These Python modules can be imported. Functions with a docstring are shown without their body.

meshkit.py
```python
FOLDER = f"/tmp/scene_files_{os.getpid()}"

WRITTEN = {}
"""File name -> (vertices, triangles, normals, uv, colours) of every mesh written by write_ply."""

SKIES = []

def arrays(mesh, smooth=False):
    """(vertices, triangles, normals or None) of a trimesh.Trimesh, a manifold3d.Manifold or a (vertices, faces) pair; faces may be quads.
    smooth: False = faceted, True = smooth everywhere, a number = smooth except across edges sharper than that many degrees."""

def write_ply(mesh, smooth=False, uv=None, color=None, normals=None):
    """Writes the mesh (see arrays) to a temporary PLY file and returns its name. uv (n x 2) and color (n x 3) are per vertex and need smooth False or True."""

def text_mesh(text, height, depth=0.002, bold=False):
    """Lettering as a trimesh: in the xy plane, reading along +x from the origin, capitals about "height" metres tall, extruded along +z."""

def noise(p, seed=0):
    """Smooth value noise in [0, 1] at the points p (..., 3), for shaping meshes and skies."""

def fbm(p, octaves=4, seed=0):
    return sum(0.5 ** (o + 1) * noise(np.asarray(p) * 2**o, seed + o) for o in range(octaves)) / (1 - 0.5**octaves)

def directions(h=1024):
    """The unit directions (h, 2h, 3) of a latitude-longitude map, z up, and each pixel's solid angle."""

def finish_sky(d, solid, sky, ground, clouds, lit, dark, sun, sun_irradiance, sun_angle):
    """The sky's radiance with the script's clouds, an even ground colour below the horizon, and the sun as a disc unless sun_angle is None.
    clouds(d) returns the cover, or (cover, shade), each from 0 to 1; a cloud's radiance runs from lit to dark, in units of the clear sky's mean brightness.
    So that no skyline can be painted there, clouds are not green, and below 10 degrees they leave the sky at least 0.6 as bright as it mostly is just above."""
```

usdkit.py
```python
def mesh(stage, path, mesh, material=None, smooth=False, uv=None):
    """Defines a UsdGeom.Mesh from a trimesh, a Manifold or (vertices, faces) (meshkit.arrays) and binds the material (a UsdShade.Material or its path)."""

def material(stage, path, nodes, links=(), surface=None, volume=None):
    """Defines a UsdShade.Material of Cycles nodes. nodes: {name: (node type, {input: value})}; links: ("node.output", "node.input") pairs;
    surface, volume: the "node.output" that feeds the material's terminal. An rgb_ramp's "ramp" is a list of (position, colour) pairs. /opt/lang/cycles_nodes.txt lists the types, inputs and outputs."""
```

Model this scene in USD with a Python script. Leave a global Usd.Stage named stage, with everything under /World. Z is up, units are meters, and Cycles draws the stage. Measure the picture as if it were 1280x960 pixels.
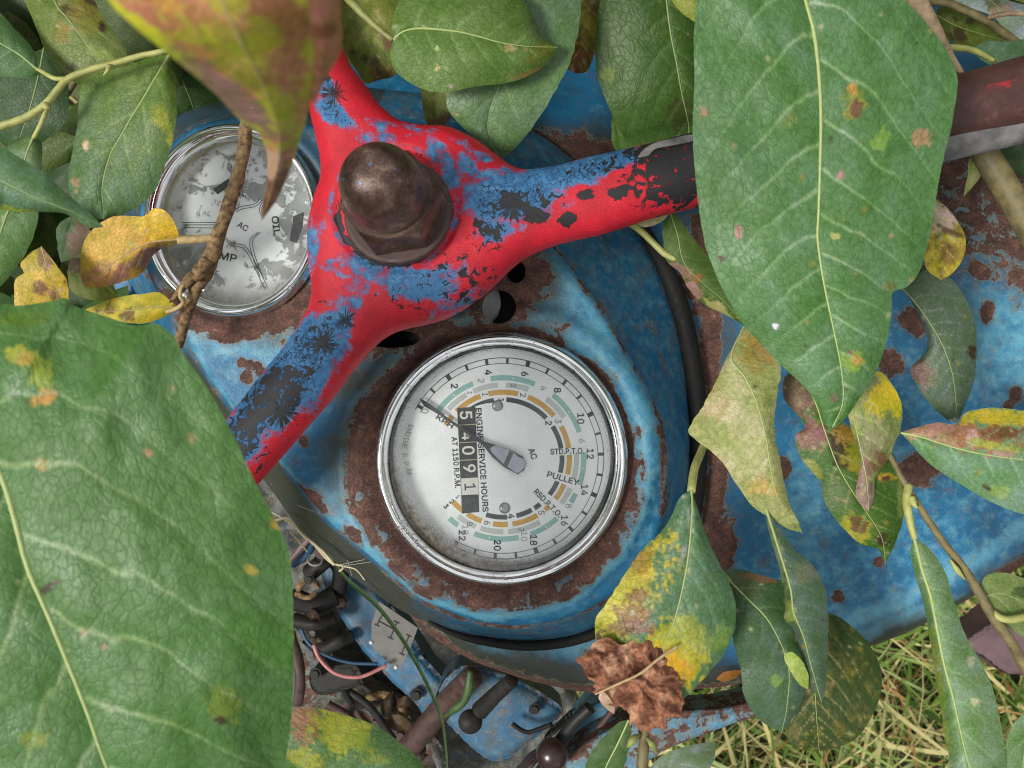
import math, random
import numpy as np, trimesh, shapely, usdkit, meshkit
from scipy.spatial import Delaunay, cKDTree
from pxr import Usd, UsdGeom, UsdLux, UsdShade, Gf, Sdf, Vt

stage = Usd.Stage.CreateInMemory()
UsdGeom.SetStageUpAxis(stage, UsdGeom.Tokens.z)
UsdGeom.SetStageMetersPerUnit(stage, 1.0)
world = UsdGeom.Xform.Define(stage, '/World')
stage.SetDefaultPrim(world.GetPrim())
UsdGeom.Scope.Define(stage, '/World/Looks')
random.seed(7)
rng = np.random.default_rng(7)

# ---------------------------------------------------------------- camera, sky, sun, exposure
CAMH = 400.0      # mm above the face of the instrument panel
MMPX = 0.36       # mm per pixel of the 1280 px wide photograph on that face
GROUND = -740.0   # mm below it
BASE = 0.74       # the face stands 0.74 m above the ground (z = 0)
cam = UsdGeom.Camera.Define(stage, '/World/camera')
cam.AddTranslateOp().Set(Gf.Vec3d(0, 0, BASE + CAMH / 1000))
cam.CreateHorizontalApertureAttr(36.0)
cam.CreateVerticalApertureAttr(27.0)
cam.CreateFocalLengthAttr(18.0 / (640 * MMPX / CAMH))
cam.CreateClippingRangeAttr(Gf.Vec2f(0.01, 500))
cam.CreateFStopAttr(21.0)
cam.CreateFocusDistanceAttr(0.395)
cam.CreateExposureAttr(1.2)

SUN_AZ, SUN_EL = math.radians(-105), math.radians(54)
sun_dir = np.array([math.sin(SUN_AZ) * math.cos(SUN_EL), math.cos(SUN_AZ) * math.cos(SUN_EL), math.sin(SUN_EL)])
usdkit.material(stage, '/World/Looks/sky', {
    'sky': ('sky_texture', {'sky_type': 'single_scattering', 'sun_disc': False, 'sun_elevation': SUN_EL, 'sun_rotation': SUN_AZ}),
    'tc': ('texture_coordinate', {}),
    'n': ('noise_texture', {'scale': 2.2, 'detail': 5.0, 'roughness': 0.55}),
    'cl': ('rgb_ramp', {'ramp': [(0.0, (3.6, 3.75, 4.0)), (0.42, (5.2, 5.3, 5.4)), (0.6, (8.6, 8.6, 8.5)), (1.0, (11, 11, 10.8))]}),
    'mx': ('mix_color', {'fac': 0.86}),
    'bg': ('background_shader', {'strength': 0.058})},
    [('tc.generated', 'n.vector'), ('n.fac', 'cl.fac'), ('sky.color', 'mx.a'), ('cl.color', 'mx.b'), ('mx.result', 'bg.color')], surface='bg.background')
sky = UsdLux.DomeLight.Define(stage, '/World/sky')
sky.CreateIntensityAttr(1.0)
UsdShade.MaterialBindingAPI.Apply(sky.GetPrim()).Bind(UsdShade.Material.Get(stage, '/World/Looks/sky'))
sky.GetPrim().SetCustomDataByKey('kind', 'structure')
sun = UsdLux.DistantLight.Define(stage, '/World/sun')
sun.CreateNormalizeAttr(True)
sun.CreateIntensityAttr(0.4)
sun.CreateAngleAttr(16.0)
sun.CreateColorAttr(Gf.Vec3f(1.0, 0.96, 0.9))
zax = Gf.Vec3d(*map(float, sun_dir))
sun.AddOrientOp(UsdGeom.XformOp.PrecisionDouble).Set(Gf.Quatd(Gf.Rotation(Gf.Vec3d(0, 0, 1), zax).GetQuat()))


# ---------------------------------------------------------------- helpers
def lin(r, g, b, k=1.0):
    c = np.array([r, g, b], float) / 255
    return tuple(np.where(c < 0.04045, c / 12.92, ((c + 0.055) / 1.055) ** 2.4) * k)


def P(px, py, z=0.0):
    """The point of the place, in mm from the middle of the panel's face, that stands z above the face where the photograph shows it."""
    px, py, z = np.broadcast_arrays(np.asarray(px, float), np.asarray(py, float), np.asarray(z, float))
    f = (CAMH - z) / CAMH * MMPX
    return np.stack([(px - 640) * f, (480 - py) * f, z], -1)


used = {}


def numbered(path):
    n = used.get(path, 0)
    used[path] = n + 1
    return path if n == 0 else f'{path}_{n:03d}'


def thing(name, label=None, cat=None, base=(0, 0, 0), group=None, kind=None):
    path = numbered('/World/' + name)
    x = UsdGeom.Xform.Define(stage, path)
    b = np.asarray(base, float) / 1000 + [0, 0, BASE]
    x.AddTranslateOp().Set(Gf.Vec3d(*map(float, b)))
    o = x.GetPrim()
    for k, v in (('label', label), ('category', cat), ('group', group), ('kind', kind)):
        if v:
            o.SetCustomDataByKey(k, v)
    return o


def origin(prim):
    """World offset (metres) of a thing or part."""
    t = np.zeros(3)
    while prim and prim.GetPath() != Sdf.Path('/World') and not prim.IsPseudoRoot():
        a = prim.GetAttribute('xformOp:translate')
        if a and a.HasAuthoredValue():
            t += np.array(a.Get())
        prim = prim.GetParent()
    return t


def part(name, mesh, mat, parent, smooth=True, attrs=None, label=None):
    """One mesh (vertices in mm) under a thing or one of its parts."""
    path = numbered(f'{parent.GetPath()}/{name}')
    if isinstance(mesh, tuple):
        v, f = mesh
    elif hasattr(mesh, 'to_mesh'):
        v, f, _ = meshkit.arrays(mesh)
    else:
        v, f = np.array(mesh.vertices), np.array(mesh.faces)
    v = np.asarray(v, float) / 1000 + [0, 0, BASE] - origin(parent)
    if attrs:
        smooth = True if smooth else False
    m = usdkit.mesh(stage, path, (v, f), UsdShade.Material.Get(stage, '/World/Looks/' + mat), smooth=smooth)
    m.CreateDoubleSidedAttr(True)
    for k, a in (attrs or {}).items():
        UsdGeom.PrimvarsAPI(m).CreatePrimvar(k, Sdf.ValueTypeNames.Color3fArray, 'vertex').Set(Vt.Vec3fArray.FromNumpy(np.ascontiguousarray(a, np.float32)))
    if label:
        m.GetPrim().SetCustomDataByKey('label', label)
    return m.GetPrim()


def spline(pts, n):
    """n points evenly spaced along a Catmull-Rom curve through pts."""
    p = np.asarray(pts, float)
    if len(p) == 2:
        return p[0] + (p[1] - p[0]) * np.linspace(0, 1, n)[:, None]
    q = np.vstack([2 * p[0] - p[1], p, 2 * p[-1] - p[-2]])
    t = np.linspace(0, 1, 16, endpoint=False)[:, None]
    out = []
    for i in range(len(p) - 1):
        a, b, c, d = q[i:i + 4]
        out.append(0.5 * (2 * b + (c - a) * t + (2 * a - 5 * b + 4 * c - d) * t ** 2 + (3 * b - a - 3 * c + d) * t ** 3))
    out = np.vstack(out + [p[-1:]])
    s = np.r_[0, np.cumsum(np.linalg.norm(np.diff(out[:, :2], axis=0), axis=1))]
    return np.stack([np.interp(np.linspace(0, s[-1], n), s, out[:, k]) for k in range(out.shape[1])], 1)


def tube(path, radius, sides=10, lump=0.0, seed=0, caps=True):
    """A round tube through points in mm; radius a number or one per point."""
    p = np.asarray(path, float)
    r = np.broadcast_to(np.asarray(radius, float), len(p))
    t = np.gradient(p, axis=0)
    t /= np.linalg.norm(t, axis=1, keepdims=True) + 1e-12
    up = np.array([0.13, 0.21, 0.97])
    v = []
    for i in range(len(p)):
        a = np.cross(t[i], up)
        a /= np.linalg.norm(a)
        b = np.cross(a, t[i])
        up = b
        ang = np.arange(sides) / sides * 2 * math.pi
        ring = np.cos(ang)[:, None] * a + np.sin(ang)[:, None] * b
        rr = r[i]
        if lump:
            rr = r[i] * (1 + lump * (meshkit.noise(ring * 1.2 + p[i] / (r[i] * 2.5 + 1e-6), seed) - 0.5))[:, None]
        v.append(p[i] + ring * rr)
    v = np.vstack(v)
    i, j = np.meshgrid(np.arange(len(p) - 1), np.arange(sides), indexing='ij')
    a, b = i * sides + j, i * sides + (j + 1) % sides
    f = np.concatenate([np.stack([a, b, b + sides], -1).reshape(-1, 3), np.stack([a, b + sides, a + sides], -1).reshape(-1, 3)])
    if caps:
        n = len(v)
        v = np.vstack([v, p[:1], p[-1:]])
        k = np.arange(sides)
        last = (len(p) - 1) * sides
        f = np.concatenate([f, np.stack([np.full(sides, n), (k + 1) % sides, k], -1), np.stack([np.full(sides, n + 1), last + k, last + (k + 1) % sides], -1)])
    return v, f


def pxtube(pts, radius, n=40, **kw):
    """A tube along (px, py, z) points."""
    s = spline(pts, n)
    r = radius if np.ndim(radius) == 0 else np.interp(np.linspace(0, 1, n), np.linspace(0, 1, len(radius)), radius)
    return tube(P(s[:, 0], s[:, 1], s[:, 2]), r, **kw)


def densify(poly, step):
    p = np.asarray(poly, float)
    q = np.vstack([p, p[:1]])
    s = np.r_[0, np.cumsum(np.linalg.norm(np.diff(q, axis=0), axis=1))]
    n = max(8, int(s[-1] / step))
    t = np.linspace(0, s[-1], n, endpoint=False)
    return np.stack([np.interp(t, s, q[:, k]) for k in (0, 1)], 1)


def smooth_poly(poly, step=4.0):
    """A closed smooth curve through the points."""
    p = np.asarray(poly, float)
    q = np.vstack([p[-3:], p, p[:3]])
    s = spline(q, 4000)
    a = np.argmin(np.linalg.norm(s[:2000] - p[0], axis=1))
    b = 2000 + np.argmin(np.linalg.norm(s[2000:] - p[0], axis=1))
    return densify(s[a:b], step)


def circle(cx, cy, rx, ry=None, n=64):
    a = np.arange(n) / n * 2 * math.pi
    return np.stack([cx + rx * np.cos(a), cy + (ry or rx) * np.sin(a)], 1)


def sheet(outline, step, holes=()):
    """Triangulated plane region (pixels): points, faces, distance to the outer border, and indices of the border in order."""
    outer = densify(outline, step)
    rings = [outer] + [densify(h, step) for h in holes]
    poly = shapely.Polygon(outer, rings[1:])
    edge = np.vstack([densify(r, 0.7) for r in rings])
    x0, y0, x1, y1 = poly.bounds
    gx, gy = np.meshgrid(np.arange(x0, x1, step), np.arange(y0, y1, step * 0.87))
    gx = gx + (np.arange(len(gx)) % 2 * 0.5 * step)[:, None]
    g = np.stack([gx.ravel(), gy.ravel()], 1)
    g = g[shapely.contains_xy(poly, g[:, 0], g[:, 1])]
    d, _ = cKDTree(edge).query(g)
    g = g[d > 0.6 * step]
    pts = np.vstack(rings + [g])
    f = Delaunay(pts).simplices
    c = pts[f].mean(1)
    f = f[shapely.contains_xy(poly, c[:, 0], c[:, 1])]
    a, b, c = pts[f[:, 0]], pts[f[:, 1]], pts[f[:, 2]]
    area = (b[:, 0] - a[:, 0]) * (c[:, 1] - a[:, 1]) - (b[:, 1] - a[:, 1]) * (c[:, 0] - a[:, 0])
    f = np.where((area > 0)[:, None], f[:, ::-1], f)          # y runs down in pixels
    sd, _ = cKDTree(densify(outer, 0.7)).query(pts)
    return pts, f, sd, np.arange(len(outer))


def lathe(profile, n=96, centre=(0, 0, 0)):
    """Revolves (r, z) points in mm about a vertical axis."""
    p = np.asarray(profile, float)
    a = np.arange(n) / n * 2 * math.pi
    v = np.stack([np.outer(p[:, 0], np.cos(a)), np.outer(p[:, 0], np.sin(a)), np.repeat(p[:, 1:2], n, 1)], -1).reshape(-1, 3) + np.asarray(centre, float)
    i, j = np.meshgrid(np.arange(len(p) - 1), np.arange(n), indexing='ij')
    a0, b0 = i * n + j, i * n + (j + 1) % n
    f = np.concatenate([np.stack([a0, b0, b0 + n], -1).reshape(-1, 3), np.stack([a0, b0 + n, a0 + n], -1).reshape(-1, 3)])
    return v, f


def solid(poly_px, z0, z1, bevel=0.0):
    """An upright solid over a pixel outline standing at z1 (mm), down to z0."""
    w = P(*np.asarray(poly_px, float).T, z1)[:, :2]
    m = trimesh.creation.extrude_polygon(shapely.Polygon(w).buffer(0), z1 - z0, engine='earcut')
    m.apply_translation([0, 0, z0])
    return m


def rounded_box(corners_top, drop, r):
    """Convex body: hull of small spheres under four or more (px, py, z) top corners."""
    import manifold3d as m3
    balls = []
    for px, py, z in corners_top:
        for zz in (z - r, z - drop):
            c = P(px, py, z) * [1, 1, 0] + [0, 0, zz]
            balls.append(m3.Manifold.sphere(r, 24).translate([float(x) for x in c]))
    return m3.Manifold.batch_hull(balls)


def blob(px, py, items):
    """Sum of soft elliptical spots (x, y, rx, ry, angle, weight) at pixel positions."""
    out = np.zeros(len(px))
    for it in items:
        x, y, rx, ry, a, w = it
        c, s = math.cos(math.radians(a)), math.sin(math.radians(a))
        dx, dy = px - x, py - y
        u, v = (dx * c + dy * s) / rx, (-dx * s + dy * c) / ry
        q = np.sqrt(u * u + v * v)
        out = np.maximum(out, w * np.clip(1.5 - 0.75 * q, 0, 1)) if w > 0 else out + w * np.clip(1.5 - 0.75 * q, 0, 1)
    return out


def stroke(px, py, pts, r, w=1.0):
    """Soft mask round a polyline."""
    line = shapely.LineString(pts)
    d = shapely.distance(shapely.points(px, py), line)
    return w * np.clip(1.5 - d / r, 0, 1)


# ---------------------------------------------------------------- materials
def mat(name, nodes, links, surface='p.BSDF'):
    return usdkit.material(stage, '/World/Looks/' + name, nodes, links, surface=surface)


def plain(name, color, rough=0.5, metal=0.0, var=0.25, scale=150.0, bump=0.0002, spec=0.5, color2=None):
    c2 = color2 or tuple(x * (1 - var) for x in color)
    c1 = tuple(min(1, x * (1 + var * 0.6)) for x in color)
    mat(name, {
        'g': ('geometry', {}),
        'n': ('noise_texture', {'scale': scale, 'detail': 5.0, 'roughness': 0.62}),
        'r': ('rgb_ramp', {'ramp': [(0.3, c2), (0.7, c1)]}),
        'b': ('bump', {'strength': 0.6, 'distance': bump}),
        'rr': ('map_range', {'from_min': 0.3, 'from_max': 0.7, 'to_min': rough * 0.8, 'to_max': min(1, rough * 1.25)}),
        'p': ('principled_bsdf', {'metallic': metal, 'specular_ior_level': spec})},
        [('g.position', 'n.vector'), ('n.fac', 'r.fac'), ('r.color', 'p.base_color'), ('n.fac', 'b.height'), ('b.normal', 'p.normal'),
         ('n.fac', 'rr.value'), ('rr.result', 'p.roughness')])


def painted(name, base, light, dirt_shade, rust_dark, rust_light, rough=0.38):
    """Old paint: attribute pm = (rust, oxidised light paint, grime and painted shade) biases, broken up by noise."""
    mat(name, {
        'g': ('geometry', {}), 'a': ('attribute', {'attribute': 'pm'}), 's': ('separate_color', {}),
        'n1': ('noise_texture', {'scale': 130.0, 'detail': 8.0, 'roughness': 0.68, 'distortion': 0.4}),
        'n2': ('noise_texture', {'scale': 190.0, 'detail': 9.0, 'roughness': 0.68, 'distortion': 0.15}),
        'n3': ('noise_texture', {'scale': 900.0, 'detail': 4.0, 'roughness': 0.7}),
        'n4': ('noise_texture', {'scale': 60.0, 'detail': 6.0, 'roughness': 0.6}),
        # rust mask
        'm1': ('math', {'math_type': 'multiply_add', 'value2': 1.9, 'value3': -0.95}),
        'm2': ('math', {'math_type': 'add'}),
        'mr': ('map_range', {'from_min': 0.485, 'from_max': 0.53, 'clamp': True}),
        'mh': ('map_range', {'from_min': 0.40, 'from_max': 0.49, 'clamp': True}),   # pale halo at chip edges
        # light paint mask
        'l1': ('math', {'math_type': 'multiply_add', 'value2': 0.95, 'value3': -0.875}),
        'l2': ('math', {'math_type': 'add'}), 'lw': ('math', {'math_type': 'multiply_add', 'value2': 0.8}),
        'lr': ('map_range', {'from_min': 0.30, 'from_max': 0.72, 'clamp': True}),
        # grime and painted-shade mask
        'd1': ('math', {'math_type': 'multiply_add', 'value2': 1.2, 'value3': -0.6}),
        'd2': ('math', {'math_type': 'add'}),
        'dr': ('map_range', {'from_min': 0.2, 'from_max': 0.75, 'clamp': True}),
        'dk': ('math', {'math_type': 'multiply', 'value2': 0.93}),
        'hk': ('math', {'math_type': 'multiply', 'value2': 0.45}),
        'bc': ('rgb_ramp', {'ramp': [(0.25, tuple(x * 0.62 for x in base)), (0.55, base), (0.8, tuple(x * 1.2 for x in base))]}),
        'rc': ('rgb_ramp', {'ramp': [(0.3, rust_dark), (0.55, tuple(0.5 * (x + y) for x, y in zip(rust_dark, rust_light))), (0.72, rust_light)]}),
        'dc': ('rgb_ramp', {'ramp': [(0.3, tuple(x * 0.55 for x in dirt_shade)), (0.7, tuple(x * 1.3 for x in dirt_shade))]}),
        'c1': ('mix_color', {'b': light}), 'c2': ('mix_color', {}), 'c3': ('mix_color', {'b': lin(150, 160, 140)}), 'c4': ('mix_color', {}), 'rv': ('rgb_ramp', {'ramp': [(0.3, (0.42, 0.4, 0.42)), (0.48, (0.9, 0.86, 0.88)), (0.68, (1.9, 1.7, 1.55))]}), 'rm': ('mix_color', {'blend_type': 'multiply', 'fac': 0.85}),
        'fl': ('map_range', {'from_min': 0.66, 'from_max': 0.71, 'to_max': 0.75, 'clamp': True}), 'rf': ('mix_color', {'b': lin(160, 132, 118)}),
        'sp': ('map_range', {'from_min': 0.6, 'from_max': 0.7, 'to_min': 0.0, 'to_max': 0.6, 'clamp': True}),
        'c5': ('mix_color', {'b': lin(46, 50, 50)}),
        'st': ('map_range', {'from_min': 0.16, 'from_max': 0.5, 'to_max': 0.6, 'clamp': True}), 'cs': ('mix_color', {'b': tuple(0.6 * (x + y) for x, y in zip(rust_dark, rust_light))}),
        'ch': ('map_range', {'from_min': 0.5, 'from_max': 0.66, 'to_max': 0.55, 'clamp': True}), 'cg': ('math', {'math_type': 'multiply', 'use_clamp': True}), 'cc': ('mix_color', {'b': lin(134, 160, 152)}),
        'rg': ('mix_float', {'a': rough, 'b': 0.82}),
        'h1': ('math', {'math_type': 'multiply_add', 'value2': -0.6}),
        'b': ('bump', {'strength': 0.75, 'distance': 0.00045}),
        'p': ('principled_bsdf', {'specular_ior_level': 0.45})},
        [('g.position', f'{n}.vector') for n in ('n1', 'n2', 'n3', 'n4')] + [('a.color', 's.color'),
         ('n1.fac', 'm1.value1'), ('m1.value', 'm2.value1'), ('s.r', 'm2.value2'), ('m2.value', 'mr.value'), ('m2.value', 'mh.value'),
         ('n2.fac', 'l1.value1'), ('s.g', 'l2.value2'), ('l2.value', 'lr.value'),
         ('n4.fac', 'd1.value1'), ('d1.value', 'd2.value1'), ('s.b', 'd2.value2'), ('d2.value', 'dr.value'), ('dr.result', 'dk.value1'),
         ('n4.fac', 'bc.fac'), ('n4.fac', 'lw.value1'), ('l1.value', 'lw.value3'), ('lw.value', 'l2.value1'), ('bc.color', 'c1.a'), ('lr.result', 'c1.fac'),
         ('n2.fac', 'ch.value'), ('ch.result', 'cg.value1'), ('s.g', 'cg.value2'), ('cg.value', 'cc.fac'), ('c1.result', 'cc.a'), ('cc.result', 'cs.a'), ('m2.value', 'st.value'), ('st.result', 'cs.fac'), ('cs.result', 'c5.a'), ('n3.fac', 'sp.value'), ('sp.result', 'c5.fac'),
         ('c5.result', 'c2.a'), ('n3.fac', 'dc.fac'), ('dc.color', 'c2.b'), ('dk.value', 'c2.fac'),
         ('c2.result', 'c3.a'), ('mh.result', 'hk.value1'), ('hk.value', 'c3.fac'),
         ('n3.fac', 'rc.fac'), ('n2.fac', 'rv.fac'), ('rc.color', 'rm.a'), ('rv.color', 'rm.b'), ('n2.fac', 'fl.value'), ('rm.result', 'rf.a'), ('fl.result', 'rf.fac'), ('rf.result', 'c4.b'), ('c3.result', 'c4.a'), ('mr.result', 'c4.fac'), ('c4.result', 'p.base_color'),
         ('mr.result', 'rg.fac'), ('rg.result', 'p.roughness'),
         ('mr.result', 'h1.value1'), ('n3.fac', 'h1.value3'), ('h1.value', 'b.height'), ('b.normal', 'p.normal')])


BLUE, BLUE_L = lin(26, 106, 148), lin(92, 158, 184)
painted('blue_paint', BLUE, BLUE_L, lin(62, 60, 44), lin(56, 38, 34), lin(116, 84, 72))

# red spoke paint over blue over black: pm = (blue, black, bare brown)
# feathery cracks of the old black coat run out from a few knocks on the spokes
STAR, STAR_L, last_ = {}, [], None
for k_, (cx_, cy_, rad_) in enumerate([(404, 428, 30), (352, 512, 46), (640, 258, 34), (432, 400, 22), (418, 118, 26), (330, 470, 30)]):
    c_ = P(cx_, cy_, 58) / 1000 + [0, 0, BASE]
    R_ = rad_ * MMPX * 0.86 / 1000
    n_ = f's{k_}'
    STAR |= {n_ + 'v': ('vector_math', {'math_type': 'subtract', 'vector2': tuple(c_)}), n_ + 'x': ('separate_xyz', {}), n_ + 't': ('math', {'math_type': 'arctan2'}), n_ + 'l': ('vector_math', {'math_type': 'length'}),
             n_ + 'c': ('combine_xyz', {'z': float(k_)}), n_ + 'a': ('math', {'math_type': 'multiply', 'value2': 6.5}), n_ + 'b': ('math', {'math_type': 'multiply', 'value2': 120.0}),
             n_ + 'n': ('noise_texture', {'scale': 1.0, 'detail': 3.0, 'roughness': 0.6}), n_ + 'r': ('map_range', {'from_min': 0.3 * R_, 'from_max': R_, 'to_min': 0.07, 'to_max': -0.2}), n_ + 's': ('math', {'math_type': 'add'}), n_ + 'm': ('map_range', {'from_min': 0.53, 'from_max': 0.56, 'clamp': True})}
    STAR_L += [('g.position', n_ + 'v.vector1'), (n_ + 'v.vector', n_ + 'x.vector'), (n_ + 'x.y', n_ + 't.value1'), (n_ + 'x.x', n_ + 't.value2'), (n_ + 'v.vector', n_ + 'l.vector1'), (n_ + 't.value', n_ + 'a.value1'), (n_ + 'l.value', n_ + 'b.value1'),
               (n_ + 'a.value', n_ + 'c.x'), (n_ + 'b.value', n_ + 'c.y'), (n_ + 'c.vector', n_ + 'n.vector'), (n_ + 'l.value', n_ + 'r.value'), (n_ + 'n.fac', n_ + 's.value1'), (n_ + 'r.result', n_ + 's.value2'), (n_ + 's.value', n_ + 'm.value')]
    if last_ is None:
        last_ = n_ + 'm.result'
    else:
        STAR[n_ + 'j'] = ('math', {'math_type': 'maximum'})
        STAR_L += [(last_, n_ + 'j.value1'), (n_ + 'm.result', n_ + 'j.value2')]
        last_ = n_ + 'j.value'
STAR['sj'] = ('math', {'math_type': 'maximum'})
STAR_L += [(last_, 'sj.value1'), ('kx.value', 'sj.value2')]
mat('wheel_paint', {**STAR,
    'g': ('geometry', {}), 'a': ('attribute', {'attribute': 'pm'}), 's': ('separate_color', {}),
    'n1': ('noise_texture', {'scale': 150.0, 'detail': 9.0, 'roughness': 0.7, 'distortion': 0.2}),
    'n2': ('noise_texture', {'scale': 300.0, 'detail': 8.0, 'roughness': 0.64, 'distortion': 0.5}),
    'n3': ('noise_texture', {'scale': 2600.0, 'detail': 3.0, 'roughness': 0.7}),
    'n5': ('noise_texture', {'scale': 70.0, 'detail': 5.0, 'roughness': 0.6}),
    'vo': ('voronoi_texture', {'feature': 'distance_to_edge', 'scale': 420.0}),
    'vw': ('vector_math', {'math_type': 'multiply_add', 'vector2': (0.006, 0.006, 0.006)}),
    'b1': ('math', {'math_type': 'multiply_add', 'value2': 1.5, 'value3': -0.75}), 'b2': ('math', {'math_type': 'add'}),
    'br': ('map_range', {'from_min': 0.42, 'from_max': 0.62, 'clamp': True}),
    'k1': ('math', {'math_type': 'multiply_add', 'value2': 1.9, 'value3': -0.95}), 'k2': ('math', {'math_type': 'add'}),
    'kr': ('map_range', {'from_min': 0.49, 'from_max': 0.525, 'clamp': True}),
    'w1': ('math', {'math_type': 'multiply_add', 'value2': 1.0, 'value3': -0.5}), 'w2': ('math', {'math_type': 'add'}),
    'wr': ('map_range', {'from_min': 0.42, 'from_max': 0.58, 'clamp': True}),
    'cr': ('map_range', {'from_min': 0.02, 'from_max': 0.07, 'to_min': 1.0, 'to_max': 0.0, 'clamp': True}),
    'cb': ('map_range', {'from_min': 0.72, 'from_max': 1.0, 'clamp': True}), 'cm': ('math', {'math_type': 'multiply'}),
    'kx': ('math', {'math_type': 'maximum'}),
    'rc': ('rgb_ramp', {'ramp': [(0.3, lin(150, 14, 32)), (0.5, lin(196, 22, 42)), (0.7, lin(216, 50, 66))]}),
    'bc': ('rgb_ramp', {'ramp': [(0.3, lin(34, 66, 104)), (0.5, lin(52, 106, 152)), (0.75, lin(96, 146, 184))]}),
    'wc': ('rgb_ramp', {'ramp': [(0.3, lin(54, 34, 30)), (0.6, lin(76, 48, 44)), (0.8, lin(108, 76, 70))]}), 'ro': ('mix_float', {'a': 0.5, 'b': 0.3}),
    'rd': ('mix_color', {'blend_type': 'multiply', 'fac': 0.5}), 'dr': ('rgb_ramp', {'ramp': [(0.35, (0.45, 0.4, 0.45)), (0.6, (1, 1, 1))]}),
    'c1': ('mix_color', {}), 'c2': ('mix_color', {'b': lin(30, 30, 33)}), 'c3': ('mix_color', {}),
    'hh': ('math', {'math_type': 'multiply_add', 'value2': -1.4}), 'hb': ('math', {'math_type': 'multiply_add', 'value2': -0.9}),
    'b': ('bump', {'strength': 0.7, 'distance': 0.0003}),
    'p': ('principled_bsdf', {'specular_ior_level': 0.38})},
    [('g.position', f'{n}.vector') for n in ('n1', 'n2', 'n3', 'n5')] + STAR_L + [('wr.result', 'ro.fac'), ('ro.result', 'p.roughness'), ('n2.color', 'vw.vector1'), ('g.position', 'vw.vector3'), ('vw.vector', 'vo.vector'), ('a.color', 's.color'),
     ('n1.fac', 'b1.value1'), ('b1.value', 'b2.value1'), ('s.r', 'b2.value2'), ('b2.value', 'br.value'),
     ('n2.fac', 'k1.value1'), ('k1.value', 'k2.value1'), ('s.g', 'k2.value2'), ('k2.value', 'kr.value'),
     ('n1.fac', 'w1.value1'), ('w1.value', 'w2.value1'), ('s.b', 'w2.value2'), ('w2.value', 'wr.value'),
     ('vo.distance', 'cr.value'), ('b2.value', 'cb.value'), ('cr.result', 'cm.value1'), ('cb.result', 'cm.value2'), ('cm.value', 'kx.value1'), ('kr.result', 'kx.value2'),
     ('n3.fac', 'rc.fac'), ('n5.fac', 'dr.fac'), ('rc.color', 'rd.a'), ('dr.color', 'rd.b'), ('n2.fac', 'bc.fac'), ('rd.result', 'c1.a'), ('bc.color', 'c1.b'), ('br.result', 'c1.fac'),
     ('c1.result', 'c2.a'), ('sj.value', 'c2.fac'), ('n1.fac', 'wc.fac'), ('wc.color', 'c3.b'), ('c2.result', 'c3.a'), ('wr.result', 'c3.fac'), ('c3.result', 'p.base_color'),
     ('sj.value', 'hh.value1'), ('n3.fac', 'hh.value3'), ('br.result', 'hb.value1'), ('hh.value', 'hb.value3'), ('hb.value', 'b.height'), ('b.normal', 'p.normal')])

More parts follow.
